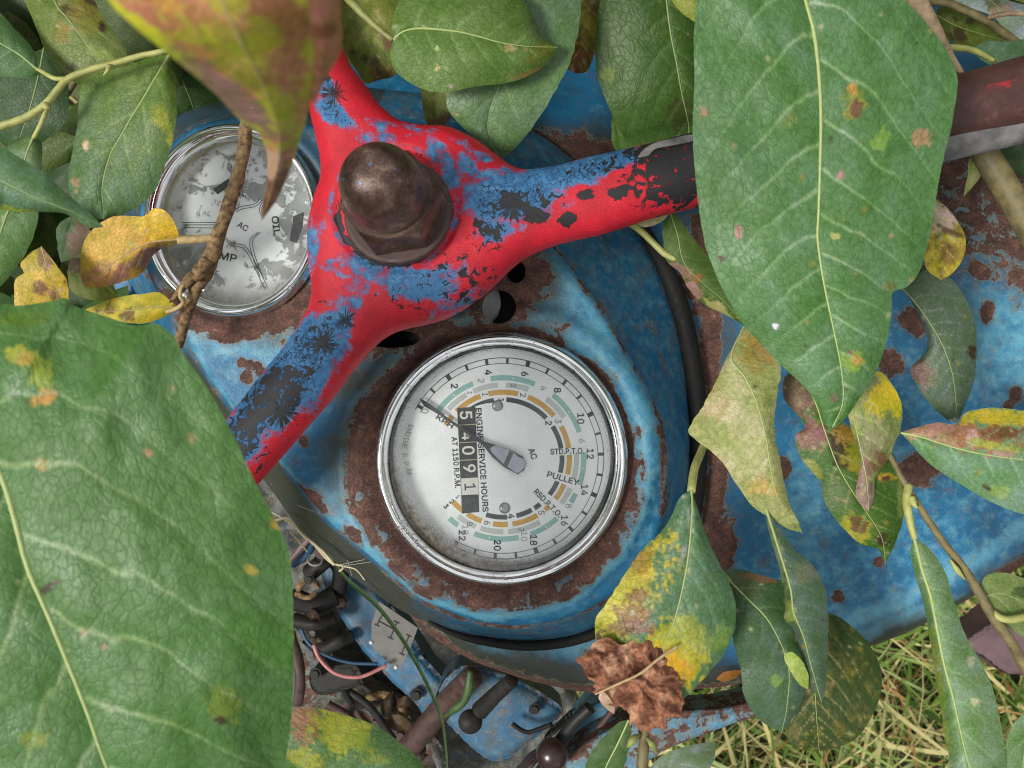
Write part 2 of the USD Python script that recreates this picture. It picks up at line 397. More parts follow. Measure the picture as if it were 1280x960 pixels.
# leaf: attribute col is its own colour, lc the place on the blade in mm
mat('leaf', {
    'a': ('attribute', {'attribute': 'col'}), 'l': ('attribute', {'attribute': 'lc'}), 'g': ('geometry', {}),
    'w': ('noise_texture', {'scale': 0.6, 'detail': 3.0}), 'wv': ('vector_math', {'math_type': 'multiply_add', 'vector2': (2.0, 2.0, 0.0)}),
    'v1': ('voronoi_texture', {'feature': 'distance_to_edge', 'scale': 0.36}),
    'v2': ('voronoi_texture', {'feature': 'distance_to_edge', 'scale': 1.05}),
    'e1': ('map_range', {'range_type': 'smoothstep', 'from_min': 0.0, 'from_max': 0.14, 'clamp': True}),
    'e2': ('map_range', {'range_type': 'smoothstep', 'from_min': 0.0, 'from_max': 0.2, 'clamp': True}),
    'n': ('noise_texture', {'scale': 0.5, 'detail': 7.0, 'roughness': 0.65}),
    'n2': ('noise_texture', {'scale': 0.07, 'detail': 4.0, 'roughness': 0.6}),
    'nr': ('rgb_ramp', {'ramp': [(0.3, (0.72, 0.76, 0.66)), (0.7, (1.22, 1.17, 1.25))]}),
    'nr2': ('rgb_ramp', {'ramp': [(0.3, (0.66, 0.82, 0.46)), (0.5, (0.98, 0.99, 0.95)), (0.7, (1.36, 1.2, 1.8))]}), 'lr': ('map_range', {'from_min': 0.3, 'from_max': 0.7, 'to_min': 0.56, 'to_max': 0.36}),  # second ramp paints broad grey-blue sheen into the leaf colour
    'k1': ('mix_color', {'blend_type': 'multiply', 'fac': 1.0}), 'k2': ('mix_color', {'blend_type': 'multiply', 'fac': 1.0}),
    'er': ('rgb_ramp', {'ramp': [(0.0, (0.83, 0.85, 0.79)), (0.35, (0.98, 0.98, 0.98)), (1.0, (1.04, 1.04, 1.04))]}),
    'k3': ('mix_color', {'blend_type': 'multiply', 'fac': 1.0}),
    'pale': ('mix_color', {'b': lin(150, 170, 130)}), 'pf': ('math', {'math_type': 'multiply', 'value2': 0.4}),
    'h1': ('math', {'math_type': 'multiply_add', 'value2': 0.3}),
    'h2': ('math', {'math_type': 'multiply_add', 'value2': 0.5}),
    'b': ('bump', {'strength': 0.34, 'distance': 0.0003}),
    'p': ('principled_bsdf', {'specular_ior_level': 0.42}),
    't': ('translucent_bsdf', {}), 'm': ('mix_closure', {'fac': 0.22})},
    [('l.vector', 'w.vector'), ('w.color', 'wv.vector1'), ('l.vector', 'wv.vector3'), ('wv.vector', 'v1.vector'), ('wv.vector', 'v2.vector'), ('l.vector', 'n.vector'), ('l.vector', 'n2.vector'),
     ('v1.distance', 'e1.value'), ('v2.distance', 'e2.value'), ('n.fac', 'nr.fac'), ('n2.fac', 'nr2.fac'), ('n2.fac', 'lr.value'), ('lr.result', 'p.roughness'),
     ('a.color', 'k1.a'), ('nr.color', 'k1.b'), ('k1.result', 'k2.a'), ('nr2.color', 'k2.b'), ('k2.result', 'k3.a'), ('e1.result', 'er.fac'), ('er.color', 'k3.b'),
     ('g.backfacing', 'pf.value1'), ('pf.value', 'pale.fac'), ('k3.result', 'pale.a'), ('pale.result', 'p.base_color'), ('pale.result', 't.color'),
     ('e2.result', 'h1.value1'), ('e1.result', 'h1.value3'), ('n.fac', 'h2.value1'), ('h1.value', 'h2.value3'), ('h2.value', 'b.height'), ('b.normal', 'p.normal'),
     ('p.BSDF', 'm.closure1'), ('t.BSDF', 'm.closure2')], surface='m.closure')

mat('withered', {
    'a': ('attribute', {'attribute': 'col'}), 'g': ('geometry', {}),
    'n': ('noise_texture', {'scale': 420.0, 'detail': 8.0, 'roughness': 0.7, 'distortion': 0.8}),
    'r': ('rgb_ramp', {'ramp': [(0.3, (0.35, 0.32, 0.3)), (0.55, (1, 1, 1)), (0.75, (1.6, 1.55, 1.5))]}),
    'k': ('mix_color', {'blend_type': 'multiply', 'fac': 1.0}),
    'b': ('bump', {'strength': 0.9, 'distance': 0.0012}),
    'p': ('principled_bsdf', {'roughness': 0.8, 'specular_ior_level': 0.2})},
    [('g.position', 'n.vector'), ('n.fac', 'r.fac'), ('a.color', 'k.a'), ('r.color', 'k.b'), ('k.result', 'p.base_color'), ('n.fac', 'b.height'), ('b.normal', 'p.normal')])

plain('midrib_green', lin(138, 154, 96), 0.5, var=0.2, scale=500)
plain('midrib_pale', lin(158, 172, 108), 0.5, var=0.15, scale=500)
plain('midrib_dry', lin(170, 148, 104), 0.6, var=0.3, scale=500)
plain('stem_green', lin(128, 132, 70), 0.5, var=0.35, scale=260, bump=0.0003)
plain('stem_pale', lin(158, 160, 92), 0.5, var=0.3, scale=260, bump=0.0003)
plain('stem_olive', lin(112, 102, 66), 0.6, var=0.45, scale=220, bump=0.0004)
plain('bark', lin(132, 108, 76), 0.8, var=0.65, scale=420, bump=0.0016, spec=0.25, color2=lin(52, 38, 28))
plain('bark_tan', lin(150, 128, 100), 0.7, var=0.45, scale=240, bump=0.0006)
mat('chrome', {'g': ('geometry', {}), 'n': ('noise_texture', {'scale': 700.0, 'detail': 5.0, 'roughness': 0.7}), 'n2': ('noise_texture', {'scale': 40.0, 'detail': 4.0}),
    'm': ('math', {'math_type': 'multiply_add', 'value2': 0.5}), 'f': ('map_range', {'from_min': 0.86, 'from_max': 0.95, 'clamp': True}), 'c': ('mix_color', {'a': (0.84, 0.85, 0.86), 'b': lin(92, 70, 52)}),
    'k': ('mix_float', {'a': 1.0, 'b': 0.1}), 'r': ('map_range', {'from_min': 0.35, 'from_max': 0.7, 'to_min': 0.05, 'to_max': 0.2}), 'b': ('bump', {'strength': 0.25, 'distance': 0.0001}), 'p': ('principled_bsdf', {})},
    [('g.position', 'n.vector'), ('g.position', 'n2.vector'), ('n2.fac', 'm.value1'), ('n.fac', 'm.value3'), ('m.value', 'f.value'), ('f.result', 'c.fac'), ('c.result', 'p.base_color'), ('f.result', 'k.fac'), ('k.result', 'p.metallic'), ('n2.fac', 'r.value'), ('r.result', 'p.roughness'), ('n2.fac', 'b.height'), ('b.normal', 'p.normal')])
plain('black_steel', lin(34, 33, 32), 0.55, var=0.4, spec=0.3)
plain('rubber', lin(30, 29, 28), 0.7, var=0.5, scale=200, spec=0.25)
plain('cream_ring', lin(176, 166, 130), 0.6, var=0.4, scale=120)
plain('dark_part', lin(40, 38, 36), 0.6, spec=0.3, var=0.5, scale=120, bump=0.0005)
plain('rust_steel', lin(72, 52, 46), 0.6, var=0.5, scale=200, bump=0.0005, color2=lin(48, 34, 32))
plain('knob', lin(52, 36, 34), 0.28, var=0.4, scale=160, bump=0.0002)
plain('zinc_plate', lin(132, 130, 124), 0.6, var=0.25, scale=160)
plain('sleeve_grey', lin(116, 114, 114), 0.75, var=0.5, scale=90, bump=0.0006, color2=lin(58, 56, 56))
plain('plate_grey', lin(112, 110, 106), 0.7, var=0.35, scale=120)
plain('white_part', lin(205, 205, 205), 0.5, var=0.2)
plain('ink', lin(38, 40, 40), 0.6, var=0.25, scale=800, bump=0.00003)
plain('ink_soft', lin(96, 98, 96), 0.6, var=0.25, scale=800, bump=0.00003)
plain('ink_grey', lin(152, 158, 152), 0.6, var=0.15, scale=800, bump=0.00003)
plain('band_teal', lin(144, 192, 184), 0.6, var=0.12, scale=500, bump=0.00003)
plain('band_orange', lin(212, 162, 58), 0.6, var=0.18, scale=500, bump=0.00003)
plain('band_black', lin(54, 62, 60), 0.6, var=0.25, scale=500, bump=0.00003)
plain('band_grey', lin(196, 202, 196), 0.6, var=0.1, scale=500, bump=0.00003)
plain('counter_black', lin(44, 46, 46), 0.5, var=0.3, scale=400)
plain('counter_white', lin(226, 222, 212), 0.5, var=0.08, scale=400)
plain('needle_black', lin(46, 48, 50), 0.3, var=0.3, scale=300)
plain('needle_grey', lin(168, 166, 182), 0.3, var=0.2, scale=300)
plain('rivet', lin(150, 152, 152), 0.3, metal=0.8, var=0.3, scale=300)
plain('wire_blue', lin(46, 78, 104), 0.5)
plain('wire_pink', lin(182, 118, 112), 0.5)
plain('mauve_plastic', lin(102, 80, 82), 0.5, var=0.3, scale=60)
plain('blade_green', lin(58, 82, 40), 0.5, var=0.4)
plain('straw', lin(196, 184, 150), 0.6, var=0.2)
plain('silk', lin(200, 200, 190), 0.5, var=0.1)
plain('orange_leaf', lin(176, 110, 40), 0.7, var=0.5, scale=500)

# nut: dark oxidised steel with flecks of the blue paint
mat('nut_steel', {
    'g': ('geometry', {}), 'n': ('noise_texture', {'scale': 120.0, 'detail': 7.0, 'roughness': 0.65}),
    'n2': ('noise_texture', {'scale': 900.0, 'detail': 5.0, 'roughness': 0.7}), 'n3': ('noise_texture', {'scale': 210.0, 'detail': 4.0, 'roughness': 0.6}),
    'r': ('rgb_ramp', {'ramp': [(0.35, lin(52, 36, 30)), (0.55, lin(86, 64, 54)), (0.7, lin(132, 110, 98))]}),
    'd': ('rgb_ramp', {'ramp': [(0.32, (0.35, 0.35, 0.35)), (0.5, (1, 1, 1))]}),
    'k': ('mix_color', {'blend_type': 'multiply', 'fac': 0.9}),
    'f': ('map_range', {'from_min': 0.66, 'from_max': 0.68, 'clamp': True}), 'c': ('mix_color', {'b': lin(70, 110, 160)}),
    'rr': ('map_range', {'from_min': 0.35, 'from_max': 0.7, 'to_min': 0.24, 'to_max': 0.5}),
    'b': ('bump', {'strength': 0.6, 'distance': 0.0003}), 'p': ('principled_bsdf', {'metallic': 0.35, 'specular_ior_level': 0.6})},
    [('g.position', 'n.vector'), ('g.position', 'n2.vector'), ('g.position', 'n3.vector'), ('n.fac', 'r.fac'), ('n2.fac', 'd.fac'), ('r.color', 'k.a'), ('d.color', 'k.b'), ('n3.fac', 'f.value'),
     ('k.result', 'c.a'), ('f.result', 'c.fac'), ('c.result', 'p.base_color'), ('n.fac', 'rr.value'), ('rr.result', 'p.roughness'), ('n2.fac', 'b.height'), ('b.normal', 'p.normal')])

# dial card: off-white with faint grime
mat('dial_card', {
    'g': ('geometry', {}), 'n': ('noise_texture', {'scale': 60.0, 'detail': 6.0}), 'n2': ('noise_texture', {'scale': 1800.0, 'detail': 3.0}), 'a': ('attribute', {'attribute': 'pm'}), 's': ('separate_color', {}),
    'r': ('rgb_ramp', {'ramp': [(0.3, lin(236, 240, 240)), (0.7, lin(249, 250, 250))]}),
    'sp': ('map_range', {'from_min': 0.6, 'from_max': 0.72, 'to_max': 0.25, 'clamp': True}), 'c1': ('mix_color', {'b': lin(120, 116, 100)}),
    'm1': ('math', {'math_type': 'multiply_add', 'value2': 1.2, 'value3': -0.6}), 'm2': ('math', {'math_type': 'add'}), 'mr': ('map_range', {'from_min': 0.25, 'from_max': 0.9, 'clamp': True}),
    'c2': ('mix_color', {'b': lin(104, 92, 72)}),
    'p': ('principled_bsdf', {'roughness': 0.55})},
    [('g.position', 'n.vector'), ('g.position', 'n2.vector'), ('n.fac', 'r.fac'), ('r.color', 'c1.a'), ('n2.fac', 'sp.value'), ('sp.result', 'c1.fac'), ('a.color', 's.color'),
     ('n2.fac', 'm1.value1'), ('m1.value', 'm2.value1'), ('s.r', 'm2.value2'), ('m2.value', 'mr.value'), ('c1.result', 'c2.a'), ('mr.result', 'c2.fac'), ('c2.result', 'p.base_color')])

# peeled dial: white flakes on bare grey zinc; pm.r = how much white is left
mat('peeled_card', {
    'g': ('geometry', {}), 'a': ('attribute', {'attribute': 'pm'}), 's': ('separate_color', {}),
    'n': ('noise_texture', {'scale': 120.0, 'detail': 8.0, 'roughness': 0.68, 'distortion': 0.5}), 'n2': ('noise_texture', {'scale': 90.0, 'detail': 5.0}),
    'm1': ('math', {'math_type': 'multiply_add', 'value2': 2.4, 'value3': -1.2}), 'm2': ('math', {'math_type': 'add'}), 'mr': ('map_range', {'from_min': 0.45, 'from_max': 0.56, 'clamp': True}),
    'z': ('rgb_ramp', {'ramp': [(0.3, lin(112, 118, 116)), (0.7, lin(158, 162, 160))]}), 'w': ('rgb_ramp', {'ramp': [(0.3, lin(216, 222, 226)), (0.7, lin(240, 243, 245))]}),
    'c': ('mix_color', {}), 'b': ('bump', {'strength': 0.8, 'distance': 0.0003}), 'p': ('principled_bsdf', {'roughness': 0.5})},
    [('g.position', 'n.vector'), ('g.position', 'n2.vector'), ('a.color', 's.color'), ('n.fac', 'm1.value1'), ('m1.value', 'm2.value1'), ('s.r', 'm2.value2'), ('m2.value', 'mr.value'),
     ('n2.fac', 'z.fac'), ('n2.fac', 'w.fac'), ('z.color', 'c.a'), ('w.color', 'c.b'), ('mr.result', 'c.fac'), ('c.result', 'p.base_color'), ('mr.result', 'b.height'), ('b.normal', 'p.normal')])

mat('dial_glass', {'f': ('fresnel', {'IOR': 1.52}), 't': ('transparent_bsdf', {'color': (0.97, 0.98, 0.97)}), 'gl': ('glossy_bsdf', {'color': (1, 1, 1), 'roughness': 0.03}), 'm': ('mix_closure', {}),
    'g': ('geometry', {}), 'n': ('noise_texture', {'scale': 55.0, 'detail': 8.0, 'roughness': 0.7, 'distortion': 0.6}), 'a': ('attribute', {'attribute': 'pm'}), 's': ('separate_color', {}), 'd': ('map_range', {'from_min': 0.45, 'from_max': 0.75, 'to_max': 0.1, 'clamp': True}),
    'e': ('math', {'math_type': 'multiply'}), 'n2': ('noise_texture', {'scale': 420.0, 'detail': 6.0, 'roughness': 0.7}), 'ad': ('math', {'math_type': 'add', 'use_clamp': True}),
    'er': ('map_range', {'from_min': 0.3, 'from_max': 0.62, 'clamp': True}), 'dc': ('mix_color', {'a': lin(214, 214, 216), 'b': lin(112, 98, 72)}), 'df': ('diffuse_bsdf', {}), 'm2': ('mix_closure', {})},
    [('f.fac', 'm.fac'), ('t.BSDF', 'm.closure1'), ('gl.BSDF', 'm.closure2'), ('g.position', 'n.vector'), ('n.fac', 'd.value'), ('a.color', 's.color'), ('g.position', 'n2.vector'), ('n2.fac', 'er.value'), ('er.result', 'e.value1'), ('s.r', 'e.value2'),
     ('d.result', 'ad.value1'), ('e.value', 'ad.value2'), ('s.r', 'dc.fac'), ('dc.result', 'df.color'), ('ad.value', 'm2.fac'), ('m.closure', 'm2.closure1'), ('df.BSDF', 'm2.closure2')], surface='m2.closure')

mat('soil', {'g': ('geometry', {}), 'n': ('noise_texture', {'scale': 14.0, 'detail': 8.0, 'roughness': 0.65}),
    'r': ('rgb_ramp', {'ramp': [(0.3, lin(30, 27, 18)), (0.5, lin(58, 52, 34)), (0.7, lin(96, 86, 58))]}), 'b': ('bump', {'strength': 1.0, 'distance': 0.02}), 'p': ('principled_bsdf', {'roughness': 0.95})},
    [('g.position', 'n.vector'), ('n.fac', 'r.fac'), ('r.color', 'p.base_color'), ('n.fac', 'b.height'), ('b.normal', 'p.normal')])
mat('grass', {'a': ('attribute', {'attribute': 'col'}), 'p': ('principled_bsdf', {'roughness': 0.6, 'specular_ior_level': 0.3}), 't': ('translucent_bsdf', {}), 'm': ('mix_closure', {'fac': 0.3})},
    [('a.color', 'p.base_color'), ('a.color', 't.color'), ('p.BSDF', 'm.closure1'), ('t.BSDF', 'm.closure2')], surface='m.closure')

# ---------------------------------------------------------------- the ground
gv = np.array([[-60e3, -60e3, GROUND], [60e3, -60e3, GROUND], [60e3, 60e3, GROUND], [-60e3, 60e3, GROUND]], float)
ground = usdkit.mesh(stage, '/World/ground', (gv / 1000 + [0, 0, BASE], np.array([[0, 1, 2], [0, 2, 3]])), UsdShade.Material.Get(stage, '/World/Looks/soil'))
ground.GetPrim().SetCustomDataByKey('kind', 'structure')
ground.GetPrim().SetCustomDataByKey('label', 'brown earth under the grass below the tractor')
ground.GetPrim().SetCustomDataByKey('category', 'ground')


def grass_field(n, x0, x1, y0, y1, zb=GROUND):
    r = np.random.default_rng(3)
    K = 5
    base = np.stack([r.uniform(x0, x1, n), r.uniform(y0, y1, n), np.full(n, zb)], 1)
    L, w = r.uniform(80, 320, n), 0.6 + 3.2 * r.uniform(0, 1, n) ** 2.2
    az, lean = r.uniform(0, 2 * math.pi, n) + r.normal(0, .4, n), np.where(r.uniform(0, 1, n) < 0.4, 1.5, r.uniform(0.25, 1.3, n))
    t = np.linspace(0, 1, K)
    out = np.zeros((n, K, 2, 3))
    d = np.stack([np.cos(az), np.sin(az), np.zeros(n)], 1)
    side = np.stack([-np.sin(az), np.cos(az), np.zeros(n)], 1)
    for i, tt in enumerate(t):
        th = lean * (0.35 + 0.75 * tt)
        c = base + d * (L * tt * np.sin(th))[:, None] + np.array([0, 0, 1]) * (L * tt * np.cos(th) * 0.8 + 6)[:, None]
        ww = w * (1 - tt ** 2.2) + 0.15
        out[:, i, 0], out[:, i, 1] = c - side * ww[:, None], c + side * ww[:, None]
    v = out.reshape(-1, 3)
    k = np.arange(n)[:, None] * 2 * K
    a = k + np.arange(K - 1)[None] * 2
    f = np.concatenate([np.stack([a, a + 1, a + 3], -1).reshape(-1, 3), np.stack([a, a + 3, a + 2], -1).reshape(-1, 3)])
    pal = np.array([lin(112, 142, 60), lin(144, 170, 90), lin(172, 190, 130), lin(212, 200, 140), lin(176, 132, 84), lin(76, 104, 44)])
    c = pal[r.choice(6, n, p=[0.2, 0.16, 0.1, 0.3, 0.12, 0.12])] * r.uniform(0.7, 1.2, (n, 1))
    return v, f, np.repeat(c, 2 * K, 0)


v, f, c = grass_field(21000, -1100, 1500, -1400, 700)
gm = usdkit.mesh(stage, '/World/grass', (v / 1000 + [0, 0, BASE], f), UsdShade.Material.Get(stage, '/World/Looks/grass'), smooth=True)
UsdGeom.PrimvarsAPI(gm).CreatePrimvar('col', Sdf.ValueTypeNames.Color3fArray, 'vertex').Set(Vt.Vec3fArray.FromNumpy(c.astype(np.float32)))
for k, s in (('kind', 'stuff'), ('label', 'green and straw coloured grass blades on the ground below the tractor'), ('category', 'grass')):
    gm.GetPrim().SetCustomDataByKey(k, s)

# unseen ring of leaves added to darken the chrome reflections and low sky
r_ = np.random.default_rng(12)
nh = 9000
ha, hd = r_.uniform(0, 2 * math.pi, nh), r_.uniform(1700, 3200, nh)
hc = np.stack([hd * np.cos(ha), hd * np.sin(ha), GROUND + r_.uniform(0, 1, nh) ** 0.8 * (1900 + 700 * np.sin(3 * ha + 1) + 500 * np.sin(7 * ha))], 1)
h1_, h2_ = r_.normal(size=(nh, 3)), r_.normal(size=(nh, 3))
h1_ /= np.linalg.norm(h1_, axis=1)[:, None]; h2_ -= (h2_ * h1_).sum(1)[:, None] * h1_; h2_ /= np.linalg.norm(h2_, axis=1)[:, None]
hl = r_.uniform(60, 150, nh)[:, None]
hv = np.stack([hc - h1_ * hl, hc + h2_ * hl * 0.4, hc + h1_ * hl, hc - h2_ * hl * 0.4], 1).reshape(-1, 3)
hk = np.arange(nh)[:, None] * 4
hf = np.concatenate([hk + [0, 1, 2], hk + [0, 2, 3]])
hcol = np.array([lin(58, 84, 36), lin(80, 106, 46), lin(48, 70, 34), lin(104, 112, 50)])[r_.integers(0, 4, nh)]
hm = usdkit.mesh(stage, '/World/added_hedge', (hv / 1000 + [0, 0, BASE], hf), UsdShade.Material.Get(stage, '/World/Looks/grass'))
UsdGeom.PrimvarsAPI(hm).CreatePrimvar('col', Sdf.ValueTypeNames.Color3fArray, 'vertex').Set(Vt.Vec3fArray.FromNumpy(np.repeat(hcol, 4, 0).astype(np.float32)))
for k, s in (('kind', 'stuff'), ('label', 'unseen ring of green leaves added round the tractor for dark chrome reflections'), ('category', 'added_hedge')):
    hm.GetPrim().SetCustomDataByKey(k, s)

# ---------------------------------------------------------------- the tractor: body
tractor = thing('tractor', 'weathered blue vintage tractor with rusty dash, round dials and red-painted steering wheel', 'tractor', (0, 0, -60))
TX, TY = 627.0, 573.0       # tachometer
GX, GY = 295.0, 278.0       # combination gauge

walls = [((215, 400), (203, 425)), ((240, 445), (228, 470)), ((285, 510), (270, 534)), ((345, 577), (334, 604)), ((402, 647), (384, 672)), ((465, 702), (448, 726)), ((515, 745), (503, 763)),
         ((552, 765), (544, 780)), ((600, 781), (598, 794)), ((660, 785), (662, 800)), ((720, 772), (728, 789)), ((775, 740), (790, 753)), ((815, 690), (834, 699)), ((834, 640), (856, 645)), ((838, 575), (864, 572)),
         ((826, 520), (862, 500)), ((800, 465), (856, 445)), ((782, 434), (847, 400)), ((765, 403), (836, 366)), ((748, 375), (824, 336)), ((727, 350), (806, 303)), ((690, 305), (770, 250)), ((620, 235), (680, 175)),
         ((540, 185), (580, 130)), ((450, 158), (470, 112)), ((392, 152), (405, 110)), ((345, 146), (350, 122)), ((300, 142), (298, 118)), ((240, 157), (228, 135)), ((195, 195), (175, 180)),
         ((172, 250), (150, 245)), ((172, 300), (150, 310)), ((185, 350), (165, 365))]
FACE = smooth_poly([w[0] for w in walls], 2.0)
pts, fc, sd, rim = sheet(FACE, 2.3, [circle(TX, TY, 148, n=200), circle(GX, GY, 104, 112, n=160), circle(624, 384, 21), circle(645, 340, 12, 14), circle(492, 424, 34, 11)])
x, y = pts.T
dt, dg = np.hypot(x - TX, y - TY), np.hypot((x - GX) / 0.95, y - GY)
R = 15.0
q = np.clip(1 - sd / R, 0, 1)
z = -6.0 * (1 - np.sqrt(np.maximum(0, 1 - q * q)))
z += 3.6 * np.exp(-(np.abs(dt - 182) / 14) ** 2.6) - 2.5 * np.exp(-((dt - 155) / 9) ** 2) + 1.6 * np.exp(-((dg - 130) / 9) ** 2)
z += 0.8 * (meshkit.fbm(np.stack([x, y, 0 * x], 1) / 60, 3) - 0.5)
for hx, hy, hr in ((624, 384, 26), (645, 340, 18)):
    z += 1.2 * np.exp(-((np.hypot(x - hx, y - hy) - hr) / 6) ** 2)
phi = np.degrees(np.arctan2(x - TX, -(y - TY)))      # clockwise from the top of the photograph


def face_pm(x, y, dt, phi, dg):
    lim = np.interp(phi, [-180, -150, -120, -95, -70, -50, -30, 0, 25, 50, 75, 100, 130, 160, 180], [186, 190, 194, 190, 186, 174, 172, 166, 164, 168, 170, 176, 182, 186, 186])
    lim = lim + 16 * (meshkit.fbm(np.stack([x / 40, y / 40, 0 * x], 1), 3, seed=8) - 0.5)
    rust = 0.98 * np.clip((lim - dt) / 14 + 0.5, 0, 1)
    side = np.clip(1 - np.abs(phi - 95) / 75, 0, 1)
    rust = np.where(dt > 165, rust - 0.22 * side, rust)
    out = np.clip((lim + 12 - dt) / 8, 0, 1) * np.clip((dt - 168) / 6, 0, 1)
    rust = np.where(out > 0, np.minimum(np.maximum(rust, 0.5 * out), 0.66), rust)
    rust = np.maximum(rust, 0.75 * np.exp(-((dg - 124) / 17) ** 2) * np.clip((y - 330) / 40, 0, 1))
    rust = np.maximum(rust, blob(x, y, [(636, 352, 36, 44, 30, 0.95), (530, 420, 60, 16, -10, 0.7), (470, 430, 40, 18, -30, 0.5), (345, 397, 60, 16, -12, 0.8), (270, 405, 55, 16, 10, 0.75), (318, 462, 20, 8, 35, 0.62),
                                        (302, 453, 5, 5, 0, 0.95), (309, 471, 6, 7, 0, 0.95), (380, 552, 5, 6, 0, 0.95), (395, 626, 20, 8, 45, 0.7), (440, 668, 14, 10, 60, 0.7), (372, 612, 10, 5, 40, 0.7), (700, 400, 20, 18, 0, 0.4)]))
    edge_line = [(727, 352), (748, 377), (766, 405), (784, 436), (802, 467), (820, 500), (832, 560), (830, 640)]
    rust = np.maximum(rust, stroke(x, y, edge_line, 7, 0.55))
    left_line = [(215, 400), (285, 510), (345, 577), (402, 647), (465, 702)]
    light = 0.26 + 0.0 * x
    light = np.maximum(light, blob(x, y, [(710, 385, 70, 60, 40, 0.62), (760, 440, 50, 40, 50, 0.6), (420, 640, 40, 30, 45, 0.55), (350, 440, 60, 30, -20, 0.52), (470, 690, 25, 20, 0, 0.8), (280, 425, 50, 22, 10, 0.62), (800, 560, 30, 90, 0, 0.6)]))
    light = np.maximum(light, 0.75 * np.exp(-((dt - lim - 8) / 9) ** 2))
    light = np.maximum(light, stroke(x, y, left_line, 9, 0.6))
    dirt_shade = blob(x, y, [(445, 560, 40, 60, 20, 0.62), (420, 590, 30, 30, 0, 0.4), (470, 450, 70, 30, -35, 0.6), (640, 345, 60, 45, 30, 0.55), (560, 400, 90, 30, -10, 0.6), (345, 420, 60, 20, 0, 0.35), (410, 200, 40, 60, 0, 0.5)])
    return np.stack([rust, light, dirt_shade], 1)


pm = face_pm(x, y, dt, phi, dg)
w3 = P(x, y, 0) + np.stack([0 * x, 0 * x, z], 1)
part('dash_panel', (w3, fc), 'blue_paint', tractor, attrs={'pm': pm})

# the panel's side wall, from its edge down to the seal, one sheet with a rolled foot
top = smooth_poly([w[0] for w in walls], 2.0)
n_w = 900
T = densify(smooth_poly([w[0] for w in walls], 1.0), 1.0)
B = smooth_poly([w[1] for w in walls], 1.0)
T = np.stack([np.interp(np.linspace(0, len(T), n_w, endpoint=False), np.arange(len(T)), T[:, k]) for k in (0, 1)], 1)
_, near = cKDTree(B).query(T)
cu = np.array([w[0] for w in walls] , float); cb = np.array([w[1] for w in walls], float)
si = np.array([np.argmin(np.linalg.norm(T - c, axis=1)) for c in cu], float)
order = np.argsort(si)
ss = np.r_[si[order][-1] - n_w, si[order], si[order][0] + n_w]
off = (cb - cu)[order]
off = np.vstack([off[-1:], off, off[:1]])
O = np.stack([np.interp(np.arange(n_w), ss, off[:, k]) for k in (0, 1)], 1)
rows = []
for t, zz in [(0.0, -6.0), (0.03, -8.0), (0.1, -12), (0.22, -17), (0.38, -23), (0.55, -29), (0.72, -35), (0.88, -40), (1.0, -44), (1.03, -50)]:
    q = T + O * t
    rows.append(P(q[:, 0], q[:, 1], zz))
# the first row meets the face's own edge
rows[0] = P(T[:, 0], T[:, 1], 0) + [0, 0, -5.9]
v = np.vstack(rows)
i, j = np.meshgrid(np.arange(len(rows) - 1), np.arange(n_w), indexing='ij')
a, b = i * n_w + j, i * n_w + (j + 1) % n_w
f = np.concatenate([np.stack([a, a + n_w, b + n_w], -1).reshape(-1, 3), np.stack([a, b + n_w, b], -1).reshape(-1, 3)])
X = np.tile(T[:, 0], len(rows)); Y = np.tile(T[:, 1], len(rows)); D = np.repeat(np.linspace(0, 1, len(rows)), n_w)
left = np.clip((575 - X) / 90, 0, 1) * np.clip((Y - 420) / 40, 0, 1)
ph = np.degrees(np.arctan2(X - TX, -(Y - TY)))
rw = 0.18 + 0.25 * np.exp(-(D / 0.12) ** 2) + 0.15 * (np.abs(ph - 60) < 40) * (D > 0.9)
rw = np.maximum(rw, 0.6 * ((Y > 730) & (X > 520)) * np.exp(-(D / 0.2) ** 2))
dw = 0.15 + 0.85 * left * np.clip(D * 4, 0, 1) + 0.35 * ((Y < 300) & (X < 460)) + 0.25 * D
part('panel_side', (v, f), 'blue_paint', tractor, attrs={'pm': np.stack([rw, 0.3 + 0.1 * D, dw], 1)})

# bonnet and tank top below the panel, running off to the right
BON = smooth_poly([(330, 610), (345, 622), (378, 672), (408, 703), (435, 722), (460, 746), (488, 770), (515, 797), (540, 820), (570, 838), (590, 849), (622, 861), (660, 874), (720, 888), (770, 893), (838, 891), (935, 880), (990, 868),
                   (1045, 850), (1099, 832), (1161, 807), (1230, 768), (1290, 730), (1420, 640), (1560, 520), (1600, 300), (1580, 20), (1480, -200), (1000, -260), (600, -240), (420, -120), (300, 60), (180, 160), (120, 280), (140, 400), (220, 500)], 3.0)
pts, fc, sd, rim = sheet(BON, 3.6)
x, y = pts.T
R = 46.0
q = np.clip(1 - sd / R, 0, 1)
low = np.clip((y - 480) / 120, 0, 1)
z = -46.0 - (20.0 * low + 8) * (1 - np.sqrt(np.maximum(0, 1 - q * q)))
z -= 0.00025 * np.maximum(0, 360 - y) ** 2 + 0.00006 * np.maximum(0, y - 520) ** 2
z += 9.0 * np.clip((x - 900) / 300, 0, 1) ** 1.5 * np.clip((640 - y) / 300, 0, 1)
z += 1.2 * (meshkit.fbm(np.stack([x, y, 0 * x], 1) / 110, 3) - 0.5)
rust = 0.1 + 0.0 * x
rust = np.maximum(rust, 0.82 * np.clip(1.4 - sd / np.where(x < 960, 24, 14), 0, 1) * (y > 480))
rust = np.maximum(rust, 0.95 * np.clip(1.4 - np.abs(x - 893 - 6 * np.sin(y / 40)) / 15, 0, 1) * (y > 285) * (y < 715))
